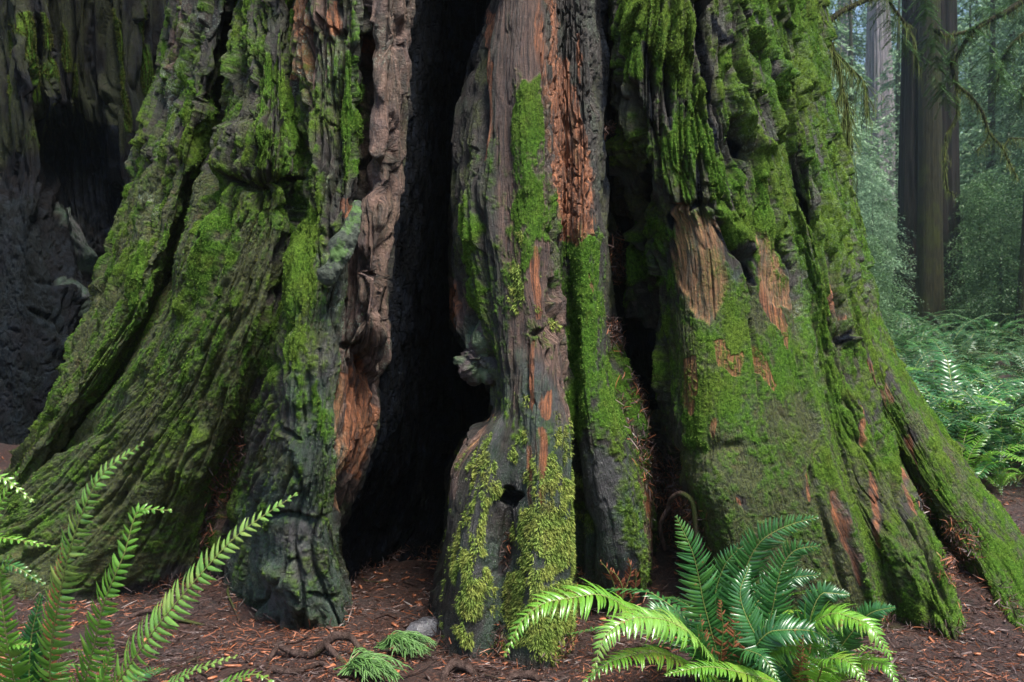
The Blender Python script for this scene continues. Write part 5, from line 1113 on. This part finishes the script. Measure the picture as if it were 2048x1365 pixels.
def conifer_mesh(hgt, nb, leaf, seed, low=.05, spread=.26, droop=.5):
    r = np.random.default_rng(seed); VV = []; W3 = []
    for i in range(nb):
        t = low + (1 - low) * (i + r.random()) / nb; z0 = t * hgt; a = r.random() * 6.283
        L = hgt * spread * (1 - t) ** .7 * (.6 + .6 * r.random()) + .4
        n = int(30 * L / leaf * .12) + 14
        s = r.random(n) ** .75; side = r.normal(0, 1, n) * L * .17 * (1 - s * .6)
        x = np.cos(a) * L * s - np.sin(a) * side; y = np.sin(a) * L * s + np.cos(a) * side
        z = z0 + L * (.12 * s - droop * s * s) - np.abs(side) * .35 + r.normal(0, .03, n) - r.random(n) * .10
        p = np.stack([x, y, z], -1)
        d = np.stack([np.cos(a) + r.normal(0, .6, n), np.sin(a) + r.normal(0, .6, n), -.45 + r.normal(0, .25, n)], -1); d /= np.linalg.norm(d, axis=1, keepdims=True)
        q = np.cross(d, np.stack([r.normal(0, .5, n), r.normal(0, .5, n), np.ones(n)], -1)); q /= np.linalg.norm(q, axis=1, keepdims=True)
        l = leaf * (.6 + .8 * r.random((n, 1))); w = l * .22
        VV.append(np.stack([p - q * w, p + d * l * .5 - q * w * 1.2, p + d * l, p + q * w], 1).reshape(-1, 3))
    V_ = np.concatenate(VV); return V_, np.arange(len(V_)).reshape(-1, 4)
CM = []
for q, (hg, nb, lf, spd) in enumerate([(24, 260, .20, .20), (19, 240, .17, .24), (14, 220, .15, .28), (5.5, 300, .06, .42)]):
    for mm in ('needle', 'needle_hazed'):
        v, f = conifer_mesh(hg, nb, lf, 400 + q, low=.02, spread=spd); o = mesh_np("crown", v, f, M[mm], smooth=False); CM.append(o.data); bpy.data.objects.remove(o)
tk_ = mesh_np("trunk", tube_geo([(0, 0, -.3), (0.1, 0, 5), (0, .1, 12), (0, 0, 18)], [.28, .2, .12, .03], 10, 8, .1)[0], tube_geo([(0, 0, -.3), (0.1, 0, 5), (0, .1, 12), (0, 0, 18)], [.28, .2, .12, .03], 10, 8, .1)[1], M['mossy_bark']); TK = tk_.data; bpy.data.objects.remove(tk_)
def conifer(px, Y, k, sc, label, group, rz, nm="hemlock_tree"):
    x = (px - CX) / F_PX * Y; e = empty(nm, (x, Y, float(gz(x, Y))), rz); e.scale = (sc, sc, sc); tag(e, label, "tree" if nm != "evergreen_shrub" else "shrub", group)
    o = bpy.data.objects.new("crown", CM[k]); COL.objects.link(o); o.parent = e
    o = bpy.data.objects.new("trunk", TK); COL.objects.link(o); o.parent = e; o.scale = (1, 1, (.27 if k > 5 else 1.0)) if k > 5 else (1, 1, 1)
    if k > 5: o.scale = (.3, .3, .27)
rr = random.Random(11)
G1, G2 = "hazy hemlocks beyond the dark redwood", "evergreen shrubs behind the fern bank"
for i, (px, Y, k, s) in enumerate([(1985,42,2,1.0),(2090,40,4,1.1),(1940,52,0,1.0),(2050,56,2,1.1),(2160,50,0,1.1),(1700,52,4,1.0),(1650,60,2,1.1),(1990,70,1,1.2),(1820,78,0,1.2),(1740,95,1,1.3),(1900,100,1,1.4),(2080,85,0,1.3),(2010,110,1,1.6),(2200,75,0,1.3),(1660,110,0,1.6),(1830,120,1,1.7),(1950,125,0,1.7),(2120,125,1,1.7),(2060,38,4,.8),(2020,48,4,1.2),(1955,60,2,1.2),(2080,64,2,1.2),(1930,80,0,1.2),(2140,90,0,1.4),(1700,75,2,1.3),(1800,60,4,1.2),(1560,50,2,1.2),(1480,70,0,1.3),(1620,44,4,1.1),(1380,90,0,1.5),(1600,85,0,1.3), (1765,120,0,1.8), (1700,125,1,1.8), (2240,110,0,1.6)]):
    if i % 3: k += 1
    conifer(px, Y, k, s, "soft green hemlock in the hazy forest wall right of the big tree", G1, rr.random() * 6)
for i, (px, Y, k, s) in enumerate([(1745,30,7,.9),(1715,34,7,1.15),(1775,36,6,.9),(1960,30,6,.9),(2000,27,6,.75),(2045,31,6,1.0),(1925,36,6,1.0),(2095,27,6,1.0),(1735,22,6,.55),(1980,36,6,1.1)]):
    conifer(px, Y, k, s, "bushy evergreen shrub between the fern bank and the hazy forest", G2, rr.random() * 6, "evergreen_shrub")

# ------------------------------------------------------------------ mossy hanging branches
def strands(paths, n, lmin, lmax, seed, wd=.0028, back=0.0):
    """moss hanging from branch paths"""
    r = np.random.default_rng(seed); B = []
    for pts, rad, dens in paths:
        P0 = np.array(pts, float); tk = np.concatenate([[0], np.cumsum(np.linalg.norm(np.diff(P0, axis=0), axis=1))])
        k = max(3, int(n * dens * tk[-1])); t = r.random(k) * tk[-1]
        B.append(pchip(tk, P0, t) + r.normal(0, 1, (k, 3)) * rad)
    b = np.concatenate(B); k = len(b); L = (lmin + (lmax - lmin) * r.random((k, 1)) ** 2)
    sdv = r.normal(0, 1, (k, 3)) * np.array([1, 1, .1]); sdv /= np.linalg.norm(sdv, axis=1, keepdims=True)
    sw = r.normal(0, .16, (k, 3)); sw[:, 2] = 0
    m1 = b + (np.array([0, 0, -.5]) + sw * 1.2) * L; m2 = b + (np.array([0, 0, -1.0]) + sw) * L; w = sdv * wd
    V_ = np.stack([b - w, b + w, m1 + w * .8, m1 - w * .8, m2 + w * .2, m2 - w * .2], 1).reshape(-1, 3); o = np.arange(k)[:, None] * 6
    return V_, np.concatenate([o + np.array([[0, 1, 2, 3]]), o + np.array([[3, 2, 4, 5]])])
def spray(paths, n, seed, leaf=.035, rad=.10):
    r = np.random.default_rng(seed); VV = []
    for pts in paths:
        P0 = np.array(pts, float); tk = np.concatenate([[0], np.cumsum(np.linalg.norm(np.diff(P0, axis=0), axis=1))])
        for _ in range(int(n * tk[-1])):
            t = r.random() * tk[-1]; b = pchip(tk, P0, np.array([t]))[0]; a = r.random() * 6.283; L = rad * (.5 + r.random())
            k = int(L / leaf * 5) + 4; s = np.linspace(.1, 1, k)[:, None]
            dr = np.array([math.cos(a), math.sin(a), -.35 - .5 * r.random()]); p = b + dr * L * s + np.array([0, 0, -.35]) * L * s * s
            q = np.cross(dr, [0, 0, 1.0]); q /= np.linalg.norm(q); sg = np.where(np.arange(k) % 2 == 0, 1, -1)[:, None]
            d = dr * .6 + q * sg * .9 + r.normal(0, .15, (k, 3)); d /= np.linalg.norm(d, axis=1, keepdims=True); pw = np.cross(d, [0, 0, 1.0]) * leaf * .16
            VV.append(np.stack([p - pw, p + d * leaf * .6 - pw, p + d * leaf, p + pw], 1).reshape(-1, 3))
    V_ = np.concatenate(VV); return V_, np.arange(len(V_)).reshape(-1, 4)
def branch(parent, o_, paths, rads, mossd, seed, foli=None, lm=(.03, .16), mat='mossy_bark'):
    PP = [[at(*p) for p in pth] for pth in paths]
    b = tubes("branch", [(p, list(np.linspace(r0, r1, len(p)))) for p, (r0, r1) in zip(PP, rads)], M[mat], parent, o_, 8, 7, .25)
    V_, F_ = strands([(p, (r0 + r1) * .5, 1.0) for p, (r0, r1) in zip(PP, rads)], mossd, lm[0], lm[1], seed)
    s = mesh_np("hanging_moss", V_ - np.array(o_), F_, M['hang_moss'], b, smooth=False); tag(s, kind="stuff")
    if foli:
        V_, F_ = spray([[at(*p) for p in pth] for pth in foli], 55, seed + 1, .045, .16)
        mesh_np("needles", V_ - np.array(o_), F_, M['needle'], b, smooth=False)
    return b
branch(big, org, [[(1560,120,8.1),(1631,77,8.3),(1646,56,8.4),(1672,31,8.5),(1703,13,8.6),(1745,-6,8.7),(1850,-40,8.9)], [(1600,170,8.1),(1640,150,8.2),(1655,140,8.3),(1660,128,8.3)]], [(.035, .018), (.028, .01)], 900, 501, lm=(.01, .05))
branch(big, org, [[(1560,-60,8.0),(1631,5,7.9),(1649,46,7.9),(1664,97,7.9),(1679,143,7.9),(1685,179,7.9),(1695,215,7.9),(1697,287,7.9),(1694,370,7.9),(1692,450,7.9)],
                  [(1685,179,7.9),(1668,215,7.9),(1646,241,7.9)], [(1664,97,7.9),(1700,135,8),(1730,170,8.1),(1735,230,8.1)], [(1697,287,7.9),(1680,330,7.9),(1660,370,7.9)], [(1695,215,7.9),(1678,270,7.9),(1655,330,7.95)]],
       [(.022, .007), (.009, .004), (.008, .004), (.008, .003), (.008, .003)], 480, 511, lm=(.04, .30))
hx = (2330 - CX) / F_PX * 13; ho = (hx, 13.0, float(gz(hx, 13.0)))
hem = empty("hemlock_tree", ho); tag(hem, "hemlock just outside the right edge whose mossy drooping branches hang before the dark redwood", "tree")
tubes("trunk", [([(0, 0, -.3), (.05, 0, 3), (0, .1, 8), (0, 0, 14)], [.3, .24, .18, .05])], M['mossy_bark'], hem, (0, 0, 0), 16, 10, .15)
Yb = 12.0
def lift(pth, Y): return [(a, b, Y) for a, b in pth]
branch(hem, ho, [lift([(2330,-420),(2180,-200),(2050,-90),(1930,-60),(1850,-70),(1760,-50)], Yb), lift([(1774,-60),(1780,0),(1805,41),(1820,61),(1831,102),(1834,140)], Yb)], [(.08, .03), (.022, .006)], 260, 521,
       [lift([(1760,-20),(1790,60),(1830,110)], Yb), lift([(1850,-20),(1860,60),(1880,120)], Yb)], lm=(.05, .45))
branch(hem, ho, [lift([(2330,-300),(2150,-90),(2020,20),(1950,60),(1902,133)], Yb), lift([(1902,120),(1913,169),(1938,190),(1964,225),(1979,266),(2005,297),(2020,328),(2036,359)], Yb),
                 lift([(1913,169),(1915,225),(1892,277),(1890,328),(1895,379),(1909,388)], Yb), lift([(2005,297),(2012,288),(2020,277),(2050,278)], Yb), lift([(1979,266),(1970,285),(1952,302)], Yb), lift([(1950,60),(1890,72),(1870,60)], Yb)],
       [(.05, .02), (.024, .010), (.014, .007), (.014, .008), (.010, .005), (.02, .03)], 420, 531,
       [lift([(2000,20),(1940,60),(1900,120),(1890,200)], Yb), lift([(1960,70),(1990,130),(2020,170)], Yb), lift([(1870,40),(1870,110),(1880,190)], Yb)], lm=(.02, .16))
branch(hem, ho, [lift([(2330,-200),(2200,-40),(2120,40),(2060,60),(2010,110),(1990,190)], 13.6), lift([(2120,40),(2060,130),(2040,210)], 13.6)], [(.05, .01), (.02, .006)], 260, 541,
       [lift([(2120,40),(2060,60),(2010,110),(1990,190)], 13.6), lift([(2100,60),(2060,130),(2040,210)], 13.6), lift([(2040,-30),(2000,20),(1960,10)], 13.6), lift([(2060,-60),(2040,40)], 13.6)], lm=(.03, .3))

# ------------------------------------------------------------------ mist between the far trees
n = bpy.data.materials.new("haze"); n.use_nodes = True; t_ = n.node_tree; t_.nodes.remove(t_.nodes["Principled BSDF"])
pv = t_.nodes.new("ShaderNodeVolumePrincipled"); pv.inputs["Color"].default_value = (.86, .95, .98, 1); pv.inputs["Density"].default_value = .0018; pv.inputs["Anisotropy"].default_value = .82
t_.links.new(pv.outputs[0], t_.nodes["Material Output"].inputs["Volume"])
Vh = [(x, y, z) for z in (-6, 64) for x, y in ((-440, -80), (440, -80), (440, 440), (-440, 440))]
hz = mesh_np("haze", Vh, [(3, 2, 1, 0), (4, 5, 6, 7), (0, 1, 5, 4), (1, 2, 6, 5), (2, 3, 7, 6), (3, 0, 4, 7)], n, smooth=False)
tag(hz, "pale mist hanging between the far trees", "haze", kind="stuff")
